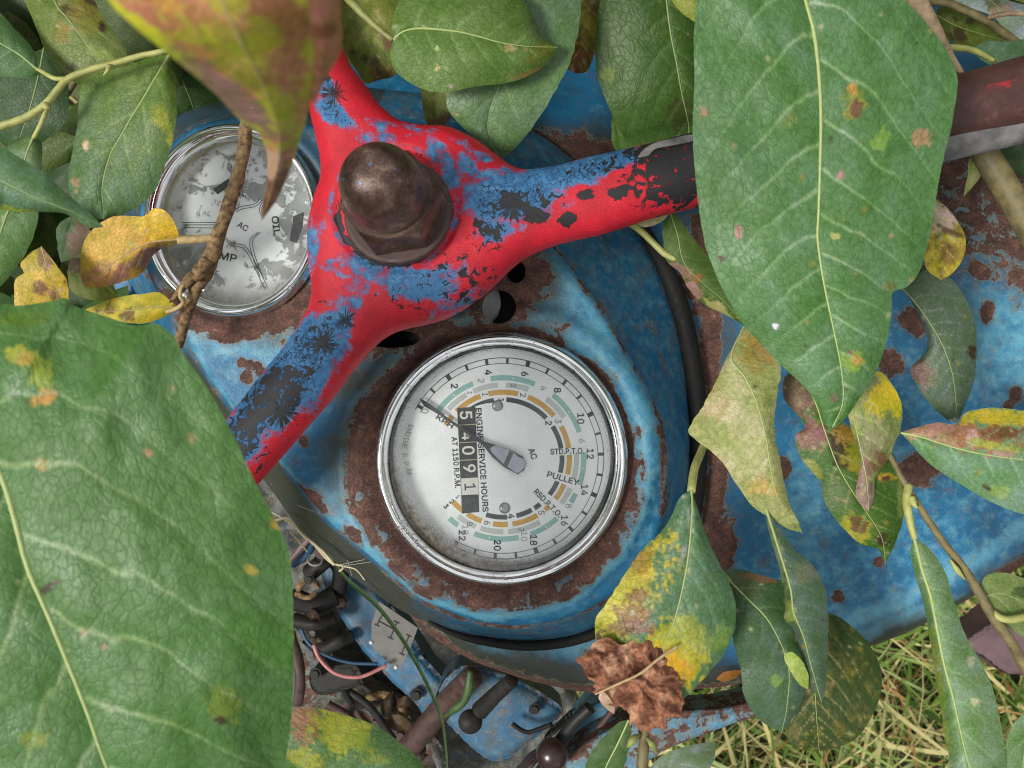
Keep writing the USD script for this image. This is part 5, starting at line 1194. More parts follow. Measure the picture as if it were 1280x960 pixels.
leaf(cl, [(474, -50, 30), (466, 0, 34), (466, 45, 34), (474, 100, 28)], [(430, -20), (426, 30), (434, 68), (446, 88), (457, 104)], [(505, -30), (502, 30), (497, 60), (496, 92)], lin(122, 132, 44), rib=None, cup=-2, sp=9, specks=26, mott=lin(104, 116, 36), spots=[(486, 55, 6, 16, -20, BR, 0.9), (477, 92, 16, 9, 10, lin(104, 76, 30), 0.9), (466, 78, 10, 8, 0, lin(90, 70, 26), 0.7), (455, 73, 4, 5, 0, DB, 0.8), (440, 65, 4, 5, 0, DB, 0.8)], label='yellow-green leaf speckled with brown')
leaf(cl, [(410, -40, 20), (416, 10, 24), (430, 52, 20), (442, 82, 14)], [(396, -10), (402, 30), (414, 60)], [(424, -20), (426, 20), (438, 50), (446, 72)], lin(92, 124, 44), rib=None, cup=-2, sp=8, step=1.2)
leaf(cl, [(548, 90, 12), (545, 120, 14), (543, 160, 8)], [(526, 100), (528, 130), (533, 154)], [(570, 110), (566, 140), (556, 156)], lin(124, 132, 54), rib=None, sp=8, step=1.2, spots=[(560, 150, 10, 12, 0, DB, 0.9), (545, 152, 14, 5, 0, BR, 0.8)])
own_leaf('narrow yellow leaf turning brown between the green leaves at the top', [(740, -50, 10), (734, 0, 14), (728, 40, 12), (720, 92, 4)], [(722, -20), (720, 20), (716, 50), (707, 82)], [(754, -20), (751, 20), (746, 50), (740, 76), (732, 90)], lin(176, 160, 56), rib=None, cup=-2, specks=14, mott=lin(140, 120, 50), spots=[(724, 74, 20, 22, 0, lin(136, 84, 44), 0.95), (745, 10, 8, 14, 0, BR, 0.8), (722, 45, 5, 8, 0, DB, 0.8)])
own_leaf('dark green drooping leaf just above the outer end of the right spoke', [(826, -60, 34), (833, 0, 34), (838, 40, 32), (845, 76, 29), (852, 116, 24), (858, 142, 18), (861, 165, 10), (858, 222, -2)], [(766, -40, -3), (750, 0, -4), (745, 40, -5), (744, 64, -5), (747, 92, -5), (754, 118, -4), (766, 146, -3), (778, 168, -2), (800, 200, 0)], [(880, -40, -4), (888, 30, -6), (894, 90, -6), (890, 150, -4), (880, 190, -2)],
         lin(72, 104, 40), rib='midrib_green', rib_r=0.55, bulge=1.5, sp=10, quilt=0.6, vein=0.35, specks=6, spots=[(759, 94, 9, 8, 30, lin(120, 140, 50), 0.8), (850, 140, 14, 20, 0, lin(70, 62, 26), 0.5)])
own_leaf('small pale yellow leaf corner beside the big right leaf at the top', [(836, -50, 52), (850, -10, 52), (872, 30, 46)], [(836, -10), (850, 14)], [(880, -30), (884, 8)], lin(164, 172, 84), rib=None, cup=-2)
own_leaf('little green leaf tip below the dark leaf by the spoke', [(766, 140, 2), (772, 165, 2), (778, 196, -4)], [(764, 160), (767, 184)], [(782, 150), (788, 180)], lin(84, 116, 44), rib=None)

# leaf under the right spoke
own_leaf('half green leaf with a pinkish dry edge by the black seal under the right spoke', [(838, 266, 6), (847, 294, 8), (854, 326, 8), (872, 348, 6), (902, 374, 4), (936, 410, 0)], [(829, 280, -2), (829, 302, -3), (833, 326, -4), (850, 341, -5), (860, 360, -5), (880, 380, -5), (906, 393, -3)], [(848, 270), (858, 286), (876, 310), (892, 328), (910, 350), (930, 385)], lin(84, 112, 44), rib='midrib_green', rib_r=0.35, sp=7, quilt=0.3,
         petiole=[(788, 280, 0), (800, 288, 2), (816, 303, 4), (832, 318, 5), (846, 324, 6)], pet_r=1.5, pet_mat='stem_pale', spots=[(848, 340, 18, 10, 25, PK, 0.95), (866, 362, 18, 8, 45, PK, 0.95), (895, 384, 24, 7, 32, lin(186, 180, 110), 0.95), (872, 348, 6, 6, 0, lin(170, 100, 50), 0.9)])
own_leaf('thin cream curled leaf scrap tucked under the right spoke', [(796, 280, 8), (815, 276, 10), (836, 268, 8)], [(806, 272), (822, 268)], [(806, 284), (826, 278)], lin(200, 186, 140), rib=None)

# ---------------------------------------------------------------- leaves over the bonnet, right
own_leaf('pale olive folded leaf hanging point down between the seal and the bonnet', [(930, 408, 42), (914, 446, 48), (930, 470, 50), (944, 498, 50), (957, 545, 48), (964, 590, 46), (976, 630, 42), (1003, 666, 36)],
         [(924, 422, -2), (908, 446, -3), (898, 470, -4), (880, 505, -6), (861, 537, -9), (870, 550, -9), (890, 565, -8), (906, 582, -7), (921, 606, -6), (940, 632, -4), (957, 644, -3), (985, 661, -1)],
         [(946, 418, 0), (975, 455, -2), (972, 490, -3), (968, 530, -3), (973, 565, -3), (980, 600, -3), (987, 630, -2), (998, 652, 0)], lin(168, 168, 110), rib='midrib_pale', rib_r=0.5, sp=9, vein=0.25, wav=2, quilt=0.3, specks=6, mott=lin(150, 156, 98),
         spots=[(950, 440, 24, 22, 0, lin(186, 150, 96), 0.8), (953, 610, 18, 14, 0, lin(196, 164, 96), 0.8), (890, 510, 16, 30, 30, lin(160, 138, 84), 0.5), (935, 425, 14, 8, 0, OR_, 0.5), (998, 662, 8, 8, 0, lin(110, 124, 70), 0.8)])
PB = own_leaf('green and yellow leaf ending in a crumpled brown tip below the tachometer', [(864, 612, 52), (865, 640, 54), (861, 690, 55), (854, 732, 55), (842, 778, 54), (822, 820, 50), (792, 850, 44), (770, 880, 38)],
         [(850, 622, -1), (839, 645, -2), (826, 665, -4), (800, 690, -6), (780, 720, -7), (757, 755, -8), (744, 775, -8), (744, 790, -8), (745, 810, -7), (752, 845, -5)],
         [(873, 638, -1), (884, 672, -3), (897, 700, -5), (912, 730, -6), (920, 758, -7), (918, 788, -7), (902, 822, -6), (878, 850, -5), (852, 876, -4), (820, 890, -2)], lin(88, 124, 84), rib='midrib_green', rib_r=0.7, bulge=2.2, sp=10, quilt=0.7, vein=0.3, specks=10,
         petiole=[(886, 540, 20), (877, 564, 30), (868, 586, 42), (864, 614, 52)], pet_r=1.7, pet_mat='stem_pale',
         spots=[(780, 730, 46, 70, 35, lin(196, 176, 40), 0.9), (760, 770, 40, 40, 0, lin(180, 180, 40), 0.9), (850, 815, 40, 40, 30, lin(190, 182, 44), 0.95), (838, 836, 26, 24, 0, lin(214, 164, 30), 0.9), (800, 700, 20, 14, -30, lin(150, 110, 40), 0.7), (795, 770, 24, 16, 20, lin(130, 96, 50), 0.85), (785, 785, 30, 10, 0, BR, 0.8), (798, 745, 14, 10, 0, BR, 0.8), (895, 800, 14, 20, 30, lin(130, 160, 60), 0.7),
                (862, 650, 5, 16, 0, lin(160, 170, 140), 0.6), (855, 690, 4, 12, 10, lin(170, 170, 150), 0.6), (873, 760, 30, 60, 0, lin(110, 140, 110), 0.35), (760, 850, 40, 50, 0, DB, 0.95)], label='green to yellow blade')
# crumpled brown end
o = smooth_poly([(744, 802), (760, 797), (778, 806), (800, 796), (824, 802), (846, 826), (852, 846), (848, 862), (852, 882), (838, 896), (836, 904), (818, 913), (800, 912), (790, 905), (784, 890), (764, 882), (752, 868), (738, 858), (730, 842), (728, 828), (736, 812)], 2.0)
on_ = meshkit.fbm(np.c_[o / 9, np.zeros(len(o))], 4, seed=77) - 0.5
oc_ = o - o.mean(0)
o = o + oc_ / np.linalg.norm(oc_, axis=1)[:, None] * (on_ * 26 * np.clip((o[:, 1] - 806) / 20, 0, 1))[:, None]
p, f, sd_, rm = sheet(o, 1.5)
x, y = p.T
q = np.stack([x / 24, y / 24, 0 * x], 1)
rr_ = np.random.default_rng(4)
wx = x + 16 * (meshkit.fbm(q * 0.9, 3, 5) - 0.5) * 2
wy = y + 16 * (meshkit.fbm(q * 0.9, 3, 6) - 0.5) * 2
hh = np.zeros(len(x))
for k in range(22):
    a_ = rr_.normal(-0.9, 0.7)
    per = rr_.uniform(7, 48)
    ph_ = (wx * math.cos(a_) + wy * math.sin(a_)) / per + rr_.uniform(0, 1)
    hh += np.abs((ph_ % 1.0) - 0.5) * 2 * per / 40 * rr_.uniform(0.6, 1.0)
hh = (hh - hh.mean()) / hh.std()
w = 53 + 1.1 * hh * np.clip(sd_ / 6, 0.3, 1) - 2 * np.clip(1 - sd_ / 14, 0, 1) - 0.03 * np.maximum(0, y - 850) + 1.2 * (meshkit.fbm(q * 4, 3, 8) - 0.5)
n = meshkit.fbm(q * 1.7, 4, seed=21)
fib = meshkit.fbm(np.stack([(wx * 0.62 - wy * 0.78) / 5, (wx * 0.78 + wy * 0.62) / 34, 0 * x], 1), 4, seed=44)
w = w + 1.6 * (fib - 0.5)
t = smoothstep(n * 0.4 + 0.55 * (fib - 0.2) + 0.08 * hh, 0.2, 0.5)[:, None]
cc = np.array(lin(96, 60, 46)) * (1 - t) + np.array(lin(158, 108, 82)) * t
t2 = smoothstep(meshkit.fbm(q * 1.1, 3, 33), 0.58, 0.7)[:, None] * 0.7
cc = cc * (1 - t2) + np.array(lin(196, 154, 124)) * t2
part('withered_tip', (P(x, y, w), f), 'withered', PB, attrs={'col': cc}, label='crumpled brown withered leaf tip')
part('vein', pxtube([(846, 808, 57), (820, 826, 59), (800, 842, 59), (770, 856, 58), (744, 868, 54)], [0.6, 0.55, 0.3], n=40, lump=0.3), 'midrib_dry', PB)
leaf(PB, [(752, 862, 52), (757, 874, 52), (765, 888, 48), (768, 893, 46)], [(748, 872), (756, 884)], [(760, 870), (768, 882)], lin(200, 168, 140), name='dry_scrap', rib=None, step=0.5)

bp = thing('willow_branch', 'group of dark green leaves hanging over the lower bonnet edge above the grass', 'branch', P(895, 705, 40))
part('stem', pxtube([(884, 690, 24), (896, 710, 30), (912, 728, 34)], [1.6, 1.5], n=12), 'stem_green', bp)
leaf(bp, [(898, 712, 30), (930, 744, 33), (962, 778, 34), (985, 830, 32), (984, 880, 28), (977, 916, 22)], [(910, 735, -1), (917, 768, -3), (915, 795, -4), (926, 838, -4), (930, 870, -4), (950, 900, -3)], [(906, 712, 0), (926, 712, -2), (955, 720, -3), (990, 734, -4), (1012, 780, -4), (1012, 840, -4), (998, 885, -3)], lin(62, 92, 54), rib='midrib_green', rib_r=0.6, sp=9, quilt=0.4, specks=10,
     grad=lin(84, 112, 82), spots=[(948, 722, 24, 6, 8, BR, 0.8), (930, 735, 20, 12, 20, lin(80, 84, 30), 0.6), (970, 850, 8, 8, 0, lin(130, 160, 60), 0.7)], label='dark leaf at the left of the group')
leaf(bp, [(1008, 766, 8), (1016, 820, 12), (1020, 885, 10), (1024, 940, 2)], [(985, 790, -2), (980, 840, -3), (978, 890, -3), (990, 932, -2)], [(1042, 768, -2), (1068, 786, -4), (1088, 808, -5), (1101, 836, -6), (1101, 864, -6), (1090, 896, -5), (1066, 926, -3)], lin(62, 82, 34), rib='midrib_pale', rib_r=0.35, sp=8, vein=0.55, veincol=lin(150, 150, 90), specks=50, mott=lin(104, 102, 44), quilt=0.5, label='speckled olive leaf at the right of the group')
leaf(bp, [(957, 634, 40), (974, 688, 44), (988, 735, 46), (992, 765, 46), (1004, 795, 45), (1015, 836, 42), (1027, 878, 36)], [(960, 660, -6), (974, 710, -8), (982, 752, -8), (980, 774, -9), (992, 788, -8), (1003, 826, -6), (1014, 858, -3)], [(976, 664, -1), (996, 690, -3), (1012, 702, -4), (1026, 722, -4), (1034, 748, -4), (1035, 790, -4), (1034, 832, -3), (1031, 866, -1)], lin(88, 112, 88), rib='midrib_green', rib_r=0.8, sp=8, quilt=0.3, specks=8,
     spots=[(1010, 715, 14, 14, 0, lin(130, 130, 104), 0.6), (968, 690, 10, 50, -15, lin(150, 164, 110), 0.9), (984, 764, 8, 16, -15, lin(160, 170, 90), 0.9)], label='narrow folded leaf in front of the group')
leaf(bp, [(980, 818, 44), (994, 830, 45), (1004, 846, 42), (1010, 862, 38)], [(981, 826), (990, 842), (1000, 856)], [(990, 815), (1004, 828), (1011, 846)], lin(164, 182, 90), rib=None, step=0.6, label='small yellow-green curled leaf tip')

rb = thing('willow_branch', 'green-brown twig at the right carrying a long narrow leaf and a spotted yellow leaf', 'branch', P(1118, 578, 40))
part('stem', pxtube([(1108, 562, 34), (1118, 580, 38), (1127, 598, 40), (1141, 620, 41), (1160, 650, 42), (1182, 682, 42), (1203, 708, 42), (1222, 738, 42), (1240, 770, 42), (1262, 800, 42), (1283, 838, 40), (1320, 905, 36)], [1.2, 1.3, 1.5, 1.9, 2.0, 2.2, 2.4], n=90, sides=14, lump=0.1), 'stem_olive', rb)
part('side_stem', pxtube([(1136, 606, 41), (1133, 625, 43), (1136, 645, 45), (1143, 674, 46)], [1.7, 1.7, 1.2], n=24), 'stem_pale', rb)
part('bud', pxtube([(1139, 622, 43), (1143, 631, 45), (1147, 635, 45)], [1.6, 1.3, 0.3], n=10), 'stem_pale', rb)
part('bud', pxtube([(1188, 700, 44), (1196, 712, 45), (1206, 724, 44)], [0.5, 1.2, 0.3], n=10), 'stem_pale', rb)
leaf(rb, [(1143, 673, 46), (1152, 710, 50), (1163, 745, 53), (1171, 785, 56), (1180, 830, 58), (1192, 875, 60), (1203, 925, 60), (1216, 975, 58), (1236, 1050, 52)], [(1138, 690, -3), (1144, 720, -5), (1155, 756, -7), (1161, 792, -8), (1168, 835, -9), (1175, 880, -9), (1184, 935, -9), (1196, 990, -7), (1216, 1030, -3)], [(1160, 684, -1), (1181, 714, -3), (1195, 758, -3), (1206, 792, -4), (1225, 826, -4), (1241, 862, -5), (1252, 908, -5), (1257, 955, -5), (1254, 1010, -3)],
     lin(120, 150, 104), rib='midrib_pale', rib_r=0.8, sp=12, quilt=0.5, vein=0.35, bulge=1.4, specks=6, spots=[(1172, 860, 8, 90, -6, lin(150, 166, 70), 0.8), (1214, 826, 5, 6, 0, lin(200, 190, 170), 0.8), (1218, 877, 5, 6, 0, lin(200, 200, 150), 0.8)], label='long narrow pale green leaf hanging to the bottom edge')
leaf(rb, [(994, 462, 26), (1017, 498, 30), (1032, 542, 34), (1047, 582, 36), (1066, 615, 37), (1085, 643, 37), (1102, 672, 35), (1107, 704, 30)], [(980, 474, -2), (981, 500, -3), (1000, 522, -4), (1006, 535, -3), (995, 543, -4), (994, 555, -5), (1001, 572, -5), (1016, 591, -4), (1027, 603, -4), (1028, 617, -4), (1036, 638, -3), (1056, 662, -3), (1076, 680, -2), (1097, 686, -1)], [(1030, 500, -2), (1056, 530, -4), (1086, 545, -5), (1112, 560, -6), (1124, 590, -6), (1130, 620, -6), (1129, 648, -5), (1122, 672, -3), (1113, 692, -1)],
     lin(76, 112, 40), rib='midrib_pale', rib_r=0.45, sp=9, quilt=0.4, specks=34, veincol=lin(160, 170, 110), spots=[(996, 495, 26, 34, 30, lin(132, 100, 84), 0.95), (1014, 545, 24, 18, 0, lin(150, 104, 96), 0.95), (1050, 560, 12, 34, -20, DB, 0.85), (1058, 540, 16, 16, 0, OR_, 0.8), (1008, 590, 18, 16, 40, lin(160, 156, 50), 0.7), (1078, 572, 22, 20, 0, lin(170, 160, 40), 0.7), (1070, 660, 26, 14, 40, lin(170, 160, 40), 0.85), (1072, 655, 12, 8, 40, lin(110, 70, 40), 0.9), (1102, 674, 10, 8, 0, DB, 0.9), (1108, 596, 14, 6, 0, lin(190, 160, 40), 0.9), (1107, 598, 6, 4, 0, DB, 0.9), (1050, 620, 30, 24, 0, lin(100, 116, 70), 0.5), (1125, 615, 4, 30, 0, lin(150, 160, 80), 0.6)], label='green leaf with brown torn edge and yellow blotches')
leaf(rb, [(1062, 498, 36), (1070, 535, 40), (1078, 572, 42), (1084, 606, 42), (1086, 640, 38)], [(1060, 515), (1064, 535, -2), (1072, 560, -2), (1075, 585, -1), (1070, 612, -2), (1072, 626, -1)], [(1094, 464, -3), (1116, 482, -5), (1128, 508, -7), (1126, 536, -7), (1116, 560, -6), (1106, 582, -4), (1094, 598, -2), (1093, 622, -1)], lin(150, 160, 90), rib='midrib_pale', rib_r=0.4, sp=7, specks=8, mott=lin(128, 136, 90),
     spots=[(1112, 492, 26, 30, 30, lin(206, 184, 30), 0.95), (1108, 470, 22, 12, 30, lin(190, 180, 40), 0.9), (1098, 576, 18, 16, 0, BR, 0.9), (1084, 560, 14, 20, 0, lin(140, 130, 104), 0.7), (1082, 622, 16, 22, 0, lin(150, 120, 118), 0.95), (1082, 590, 10, 18, 0, MV, 0.9), (1100, 545, 20, 20, 0, lin(150, 150, 110), 0.6)], label='yellow folded leaf with a torn purple-brown tip')
leaf(rb, [(1240, 768, 41), (1232, 748, 40), (1252, 742, 40), (1285, 756, 38), (1320, 776, 34)], [(1228, 736), (1232, 720), (1256, 716), (1290, 728), (1312, 752)], [(1238, 762), (1262, 786), (1290, 800), (1312, 796)], lin(120, 140, 76), rib='midrib_green', rib_r=0.4, sp=8, spots=[(1282, 740, 16, 10, 0, lin(60, 80, 40), 0.8)])
part('side_stem', pxtube([(1240, 765, 42), (1252, 773, 44), (1268, 774, 44), (1300, 766, 42)], [1.4, 1.6, 1.2], n=20), 'stem_pale', rb)
own_leaf('green leaf with a pink-brown dried upper half at the right edge over the bonnet', [(1126, 541, 40), (1150, 546, 42), (1172, 553, 43), (1210, 564, 44), (1250, 571, 44), (1290, 577, 42), (1380, 600, 34)], [(1134, 538, -1), (1150, 533, -2), (1172, 528, -3), (1196, 530, -4), (1207, 516, -5), (1232, 510, -6), (1262, 511, -6), (1300, 520, -5), (1350, 560, -3)], [(1140, 556, -1), (1160, 578, -3), (1182, 594, -4), (1205, 608, -5), (1240, 628, -6), (1282, 643, -7), (1330, 645, -5)],
         lin(112, 148, 106), rib='midrib_pale', rib_r=0.6, sp=11, quilt=0.6, vein=0.3, specks=10, bulge=1.8, spots=[(1185, 542, 56, 16, 8, lin(184, 138, 112), 0.95), (1230, 545, 40, 20, 10, lin(160, 110, 80), 0.95), (1245, 522, 60, 12, 5, lin(196, 176, 30), 0.9), (1250, 542, 34, 10, -10, lin(120, 74, 44), 0.9), (1216, 545, 9, 12, 30, lin(200, 160, 150), 0.9), (1256, 566, 14, 8, 0, lin(180, 140, 130), 0.8), (1240, 556, 30, 6, 10, lin(160, 170, 60), 0.8), (1234, 610, 5, 3, 30, DB, 0.8), (1252, 614, 12, 8, 0, lin(150, 170, 90), 0.7)])
own_leaf('small grey-green leaf lying on the bonnet right of the big hanging leaf', [(1127, 360, 14), (1142, 376, 16), (1157, 396, 18), (1171, 418, 18), (1182, 441, 18), (1192, 475, 16), (1197, 528, 8)], [(1136, 372, -2), (1150, 398, -4), (1158, 420, -5), (1157, 440, -5), (1138, 461, -6), (1146, 482, -6), (1157, 498, -5), (1172, 515, -4), (1186, 526, -2)], [(1142, 346, -2), (1160, 337, -4), (1185, 345, -5), (1204, 368, -6), (1218, 400, -7), (1221, 440, -7), (1217, 478, -6), (1206, 508, -3)],
         lin(98, 118, 92), rib='midrib_green', rib_r=0.45, sp=7, vein=0.45, quilt=0.25, specks=6, spots=[(1148, 464, 12, 14, 0, lin(110, 78, 60), 0.95), (1160, 475, 10, 16, 0, lin(140, 120, 96), 0.6), (1216, 440, 6, 7, 0, DB, 0.95), (1194, 527, 8, 4, 0, lin(220, 214, 206), 0.9)])
own_leaf('ragged yellow leaf with papery white torn end beside the edge of the big leaf', [(1168, 248, 34), (1180, 285, 34), (1182, 315, 32), (1176, 350, 26)], [(1158, 262), (1154, 300), (1158, 335)], [(1186, 262), (1206, 294), (1204, 322), (1190, 342)], lin(196, 176, 48), rib=None, specks=10, mott=lin(150, 130, 50), wav=3, spots=[(1180, 272, 22, 22, 30, lin(206, 180, 160), 0.95), (1190, 290, 20, 5, 20, DB, 0.8), (1186, 318, 12, 14, 0, BR, 0.7)])

# stems and leaves, upper right corner
tr_ = thing('willow_branch', 'tapering tan stem running down behind the right edge of the big leaf', 'branch', P(1140, -20, 50))
part('stem', pxtube([(1118, -50, 52), (1138, -10, 52), (1152, 14, 52), (1168, 40, 52), (1184, 65, 50), (1200, 90, 48), (1212, 112, 44)], [5.0, 4.2, 3.4, 1.6, 1.0], n=50, sides=16, lump=0.12), 'bark_tan', tr_)
part('petiole', pxtube([(1180, 60, 50), (1195, 60, 46), (1212, 62, 42), (1226, 67, 40), (1242, 76, 38)], [1.5, 1.3, 0.9], n=24), 'stem_pale', tr_)
leaf(tr_, [(1216, 64, 40), (1236, 66, 38), (1262, 66, 36), (1310, 66, 30)], [(1220, 58), (1234, 51), (1256, 52), (1290, 50)], [(1228, 76), (1250, 84), (1290, 84)], lin(92, 124, 88), rib=None, sp=8)
t2 = thing('willow_branch', 'olive stem with leaves crossing the top right corner', 'branch', P(1155, 0, 30))
part('stem', pxtube([(1140, -6, 30), (1160, 1, 30), (1185, 4, 30), (1207, 13, 30), (1232, 25, 30), (1256, 42, 28), (1280, 60, 26), (1320, 92, 22)], [1.6, 1.7, 1.5], n=50, lump=0.12), 'stem_olive', t2)
part('side_stem', pxtube([(1236, 22, 32), (1252, 18, 36), (1270, 17, 38), (1300, 19, 38)], [1.0, 1.0], n=16), 'bark_tan', t2)
leaf(t2, [(1170, 18, 14), (1195, 32, 14), (1225, 42, 12), (1262, 52, 8)], [(1176, 8), (1200, 10), (1232, 24)], [(1170, 36), (1192, 54), (1214, 60), (1244, 58)], lin(104, 120, 36), rib='midrib_green', rib_r=0.3, sp=7, spots=[(1198, 45, 12, 10, 0, lin(80, 60, 30), 0.9), (1212, 26, 5, 4, 0, DB, 0.8), (1195, 24, 3, 3, 0, DB, 0.8)])
leaf(t2, [(1190, -30, 4), (1230, -5, 6), (1262, 18, 6), (1310, 40, 0)], [(1215, -50), (1270, -40), (1310, 0)], [(1180, -5), (1204, 8), (1240, 20), (1270, 50)], lin(168, 188, 172), rib='midrib_pale', rib_r=0.4, sp=10, spots=[(1242, 6, 12, 10, 0, lin(120, 110, 60), 0.8), (1250, 14, 16, 8, -30, lin(200, 160, 140), 0.7)], label='pale bluish leaf seen from below')
leaf(t2, [(1250, 20, 0), (1275, 40, 0), (1320, 70, -4)], [(1262, 5), (1300, 20)], [(1250, 40), (1280, 70)], lin(176, 192, 178), rib='midrib_pale', rib_r=0.4, sp=10)
bb = thing('branch', 'thick olive-brown branch with a broken end below the grey sleeve at the right edge', 'branch', P(1222, 172, 10))
part('stem', pxtube([(1212, 158, 12), (1222, 174, 12), (1240, 206, 12), (1262, 242, 12), (1290, 288, 12), (1330, 355, 12)], [5.4, 5.8, 6.0, 6.2, 6.4], n=40, sides=20, lump=0.1), 'stem_olive', bb)
part('broken_end', pxtube([(1214, 164, 14), (1218, 178, 17.5), (1226, 184, 17.0)], [2.4, 2.0, 0.6], n=12, lump=0.4), 'rust_steel', bb)
leaf(bb, [(1216, 192, 6), (1214, 215, 6), (1204, 246, 2)], [(1212, 196), (1208, 225)], [(1228, 208), (1220, 228)], lin(156, 164, 96), rib=None, sp=6)
leaf(bb, [(1213, 240, 0), (1206, 248, 0), (1196, 257, -2)], [(1208, 240), (1200, 248)], [(1213, 250), (1204, 256)], lin(96, 64, 48), rib=None, step=0.6)

# bottom edge
own_leaf('green leaf with a brown and yellow scorched end at the bottom beside the largest leaf', [(290, 965, 62), (370, 975, 62), (450, 990, 60), (520, 1010, 56), (580, 1045, 48)], [(320, 915, -1), (352, 892, -2), (372, 885, -2), (395, 885, -2), (418, 890, -3), (446, 898, -3), (472, 908, -3), (497, 926, -3), (521, 946, -3), (536, 968, -3), (560, 1005, -2)], [(330, 1030), (420, 1070), (520, 1075)], lin(88, 124, 66), rib=None, sp=12, quilt=0.6, bulge=2, vein=0.35,
         spots=[(385, 905, 28, 24, 0, lin(158, 112, 84), 0.95), (425, 915, 40, 26, 20, lin(176, 176, 50), 0.85), (378, 950, 26, 14, 10, lin(170, 170, 50), 0.8), (445, 925, 30, 14, 30, lin(150, 164, 50), 0.7), (470, 950, 16, 8, 0, lin(140, 156, 60), 0.6)])
bs = thing('willow_branch', 'short upright shoot with a dark green leaf below the crumpled brown tip', 'branch', P(803, 960, 30))
part('stem', pxtube([(804, 905, 26), (805, 925, 28), (803, 950, 30), (800, 990, 30)], [2.2, 2.4, 2.5], n=20, sides=14, lump=0.1), 'stem_olive', bs)
part('bud', pxtube([(800, 918, 30), (792, 924, 32), (784, 934, 31)], [0.4, 2.0, 0.4], n=10), 'stem_green', bs)
part('bud', pxtube([(808, 922, 30), (815, 930, 32), (820, 940, 31)], [0.4, 1.6, 0.4], n=10), 'stem_green', bs)
leaf(bs, [(786, 900, 20), (772, 930, 20), (756, 962, 18), (738, 1010, 12)], [(772, 904), (748, 928), (732, 955), (728, 985)], [(789, 912), (786, 936), (778, 965), (758, 1000)], lin(78, 108, 52), rib='midrib_pale', rib_r=0.6, sp=8)
own_leaf('grey-green rounded leaf top at the bottom edge left of the grass', [(800, 985, 26), (835, 962, 28), (865, 945, 27), (896, 928, 22)], [(806, 968), (825, 946), (850, 935), (876, 929)], [(830, 995), (870, 980), (890, 955)], lin(118, 138, 108), rib=None, sp=9)
own_leaf('green leaf cut by the bottom right corner', [(1310, 870, 50), (1285, 920, 52), (1275, 990, 48)], [(1280, 890), (1262, 915), (1255, 950), (1258, 980)], [(1330, 920), (1310, 980)], lin(110, 142, 90), rib='midrib_green', sp=9)
ol = thing('fallen_leaf', 'small orange dead leaf lying on the dirty lower bonnet edge', 'leaf', P(912, 845, -50))
leaf(ol, [(895, 849, -46), (912, 844, -45), (928, 838, -46)], [(905, 840), (918, 838)], [(905, 852), (920, 847)], lin(186, 118, 40), name='blade', rib=None, step=0.5)

# a grass blade, dry stalks and spider silk along the olive edge of the panel
gb = thing('grass_blade', 'long dark green grass blade lying across the shift plate', 'grass', P(432, 722, -30))
gs = spline(np.array([(408, 690, -24), (432, 722, -26), (470, 756, -34), (497, 790, -44), (520, 828, -56), (540, 868, -70), (552, 900, -80), (557, 935, -86), (560, 985, -92)], float), 50)
gp = P(*gs.T)
tn = np.gradient(gp, axis=0); tn /= np.linalg.norm(tn, axis=1)[:, None]
sdv = np.cross(tn, [0.3, 0.2, 1.0]); sdv /= np.linalg.norm(sdv, axis=1)[:, None]
wv_ = np.interp(np.linspace(0, 1, 50), [0, 0.2, 0.7, 1], [0.6, 1.05, 0.9, 0.6])[:, None]
gv3 = np.vstack([gp - sdv * wv_, gp + [0, 0, -0.5], gp + sdv * wv_])
k = np.arange(49)
gf = np.concatenate([np.stack([k, k + 50, k + 51], 1), np.stack([k, k + 51, k + 1], 1), np.stack([k + 50, k + 100, k + 101], 1), np.stack([k + 50, k + 101, k + 51], 1)])
part('blade', (gv3, gf), 'blade_green', gb)
part('side_blade', pxtube([(556, 896, -80), (566, 888, -76), (580, 876, -72), (586, 858, -70), (588, 838, -70)], [0.8, 2.4, 2.2, 2.6, 1.5], n=24), 'blade_green', gb)
ds = thing('dry_stalk', 'pale dry stalks and spider threads along the olive edge of the dash', 'stalk', P(360, 650, -30))
for pth, r in [([(340, 640, -30), (365, 655, -28), (390, 678, -26), (412, 702, -24), (430, 708, -22), (424, 714, -22)], 0.55), ([(345, 650, -30), (360, 648, -26), (372, 662, -26), (384, 674, -26)], 0.7), ([(362, 664, -32), (378, 682, -34), (384, 690, -34)], 0.4), ([(430, 708, -22), (445, 712, -20), (456, 725, -20)], 0.35), ([(388, 676, -26), (404, 690, -22), (418, 706, -20)], 0.8)]:
    part('stalk', pxtube(pth, r, n=24, sides=6, lump=0.3), 'straw', ds)
for a, b in (((425, 708, -22), (466, 702, -8)), ((425, 706, -22), (500, 690, -2)), ((372, 632, -20), (400, 642, -6)), ((434, 700, -20), (440, 720, -26))):
    part('spider_thread', pxtube([a, b], 0.09, n=4, sides=4), 'silk', ds)

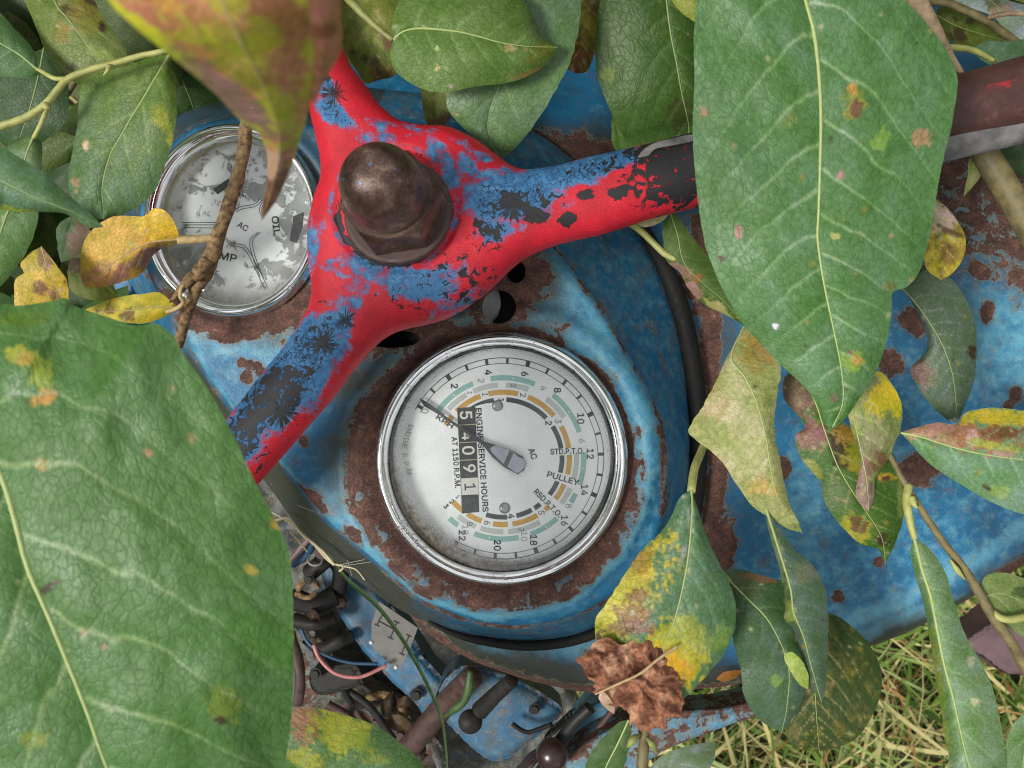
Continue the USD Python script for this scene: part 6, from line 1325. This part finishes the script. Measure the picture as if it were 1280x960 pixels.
# ---------------------------------------------------------------- the rest of the shrub: shaded leaves further in and above the frame
def shrub(name, label, specs, cols, seed, stems):
    t = thing(name, label, 'shrub', P(*stems[0][0]))
    for s in stems:
        part('stem', pxtube(s, [2.6, 1.6], n=20, lump=0.15), 'stem_olive', t)
    r = np.random.default_rng(seed)
    for (x0, x1, y0, y1, z0, z1, n) in specs:
        for _ in range(n):
            cx, cy, z, a, L = r.uniform(x0, x1), r.uniform(y0, y1), r.uniform(z0, z1), r.uniform(0, 2 * math.pi), r.uniform(110, 200)
            w = L * r.uniform(0.22, 0.34)
            dx, dy = math.cos(a), math.sin(a)
            f = lambda t_, s_: (cx + dx * (t_ - 0.5) * L - dy * s_ * w, cy + dy * (t_ - 0.5) * L + dx * s_ * w)
            bow = r.uniform(-0.12, 0.12)
            tilt = r.uniform(-22, 22)
            mid = [(*f(tt, bow * math.sin(math.pi * tt)), z + tilt * (tt - 0.5)) for tt in (0, 0.3, 0.6, 1.0)]
            lf = [(*f(tt, h_ + bow), r.uniform(-6, 2)) for tt, h_ in ((0.12, 0.55), (0.35, 1.0), (0.6, 0.9), (0.85, 0.42))]
            rt = [(*f(tt, -h_ + bow), r.uniform(-6, 2)) for tt, h_ in ((0.12, 0.55), (0.35, 1.0), (0.6, 0.9), (0.85, 0.42))]
            c = np.array(cols[r.integers(len(cols))]) * r.uniform(0.8, 1.15)
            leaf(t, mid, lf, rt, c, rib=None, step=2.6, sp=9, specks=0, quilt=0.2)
    return t


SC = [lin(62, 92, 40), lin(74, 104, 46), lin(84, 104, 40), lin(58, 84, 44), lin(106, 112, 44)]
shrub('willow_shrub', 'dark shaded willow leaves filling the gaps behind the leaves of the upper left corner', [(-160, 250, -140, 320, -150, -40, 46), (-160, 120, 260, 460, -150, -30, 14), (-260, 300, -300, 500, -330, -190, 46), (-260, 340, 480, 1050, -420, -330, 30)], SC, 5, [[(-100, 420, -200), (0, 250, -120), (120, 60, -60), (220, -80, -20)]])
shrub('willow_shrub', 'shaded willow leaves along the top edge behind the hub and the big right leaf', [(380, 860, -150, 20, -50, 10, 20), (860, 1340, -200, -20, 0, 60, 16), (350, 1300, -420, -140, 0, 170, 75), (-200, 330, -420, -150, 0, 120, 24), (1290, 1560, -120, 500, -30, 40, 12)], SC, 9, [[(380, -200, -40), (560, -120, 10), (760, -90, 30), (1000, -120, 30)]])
for o in stage.GetPrimAtPath('/World').GetChildren():
    for c_ in Usd.PrimRange(o):
        n_ = c_.GetName().rstrip('0123456789').rstrip('_')
        if n_ in ('lettering', 'dot', 'scale_band', 'rev_track', 'dial_line', 'engraving', 'counter_line', 'gaiter'):
            c_.SetCustomDataByKey('kind', 'stuff')

lt = thing('dead_leaf_litter', 'small brown dead leaves caught among the dark parts left of the tool box', 'leaves', P(450, 880, -195))
r = np.random.default_rng(31)
for cx, cy, z, a, L in [(500, 905, -186, 0.4, 40), (485, 880, -182, 2.0, 34), (455, 905, -192, 1.0, 42), (505, 878, -178, 2.6, 26), (425, 900, -195, 0.2, 46), (520, 940, -190, 1.8, 44), (392, 770, -148, 0.8, 24), (535, 955, -192, 0.9, 36)]:
    dx, dy = math.cos(a) * L / 2, math.sin(a) * L / 2
    leaf(lt, [(cx - dx, cy - dy, z), (cx, cy, z + 4), (cx + dx, cy + dy, z)], [(cx - dx * .4 - dy * .5, cy - dy * .4 + dx * .5, r.uniform(-6, 8)), (cx + dx * .4 - dy * .4, cy + dy * .4 + dx * .4, r.uniform(-6, 8))], [(cx - dx * .4 + dy * .5, cy - dy * .4 - dx * .5, r.uniform(-6, 8)), (cx + dx * .4 + dy * .4, cy + dy * .4 - dx * .4, r.uniform(-6, 8))],
         [lin(84, 64, 48), lin(104, 82, 62), lin(66, 52, 40), lin(128, 108, 86)][r.integers(4)], rib=None, step=1.2, sp=6)
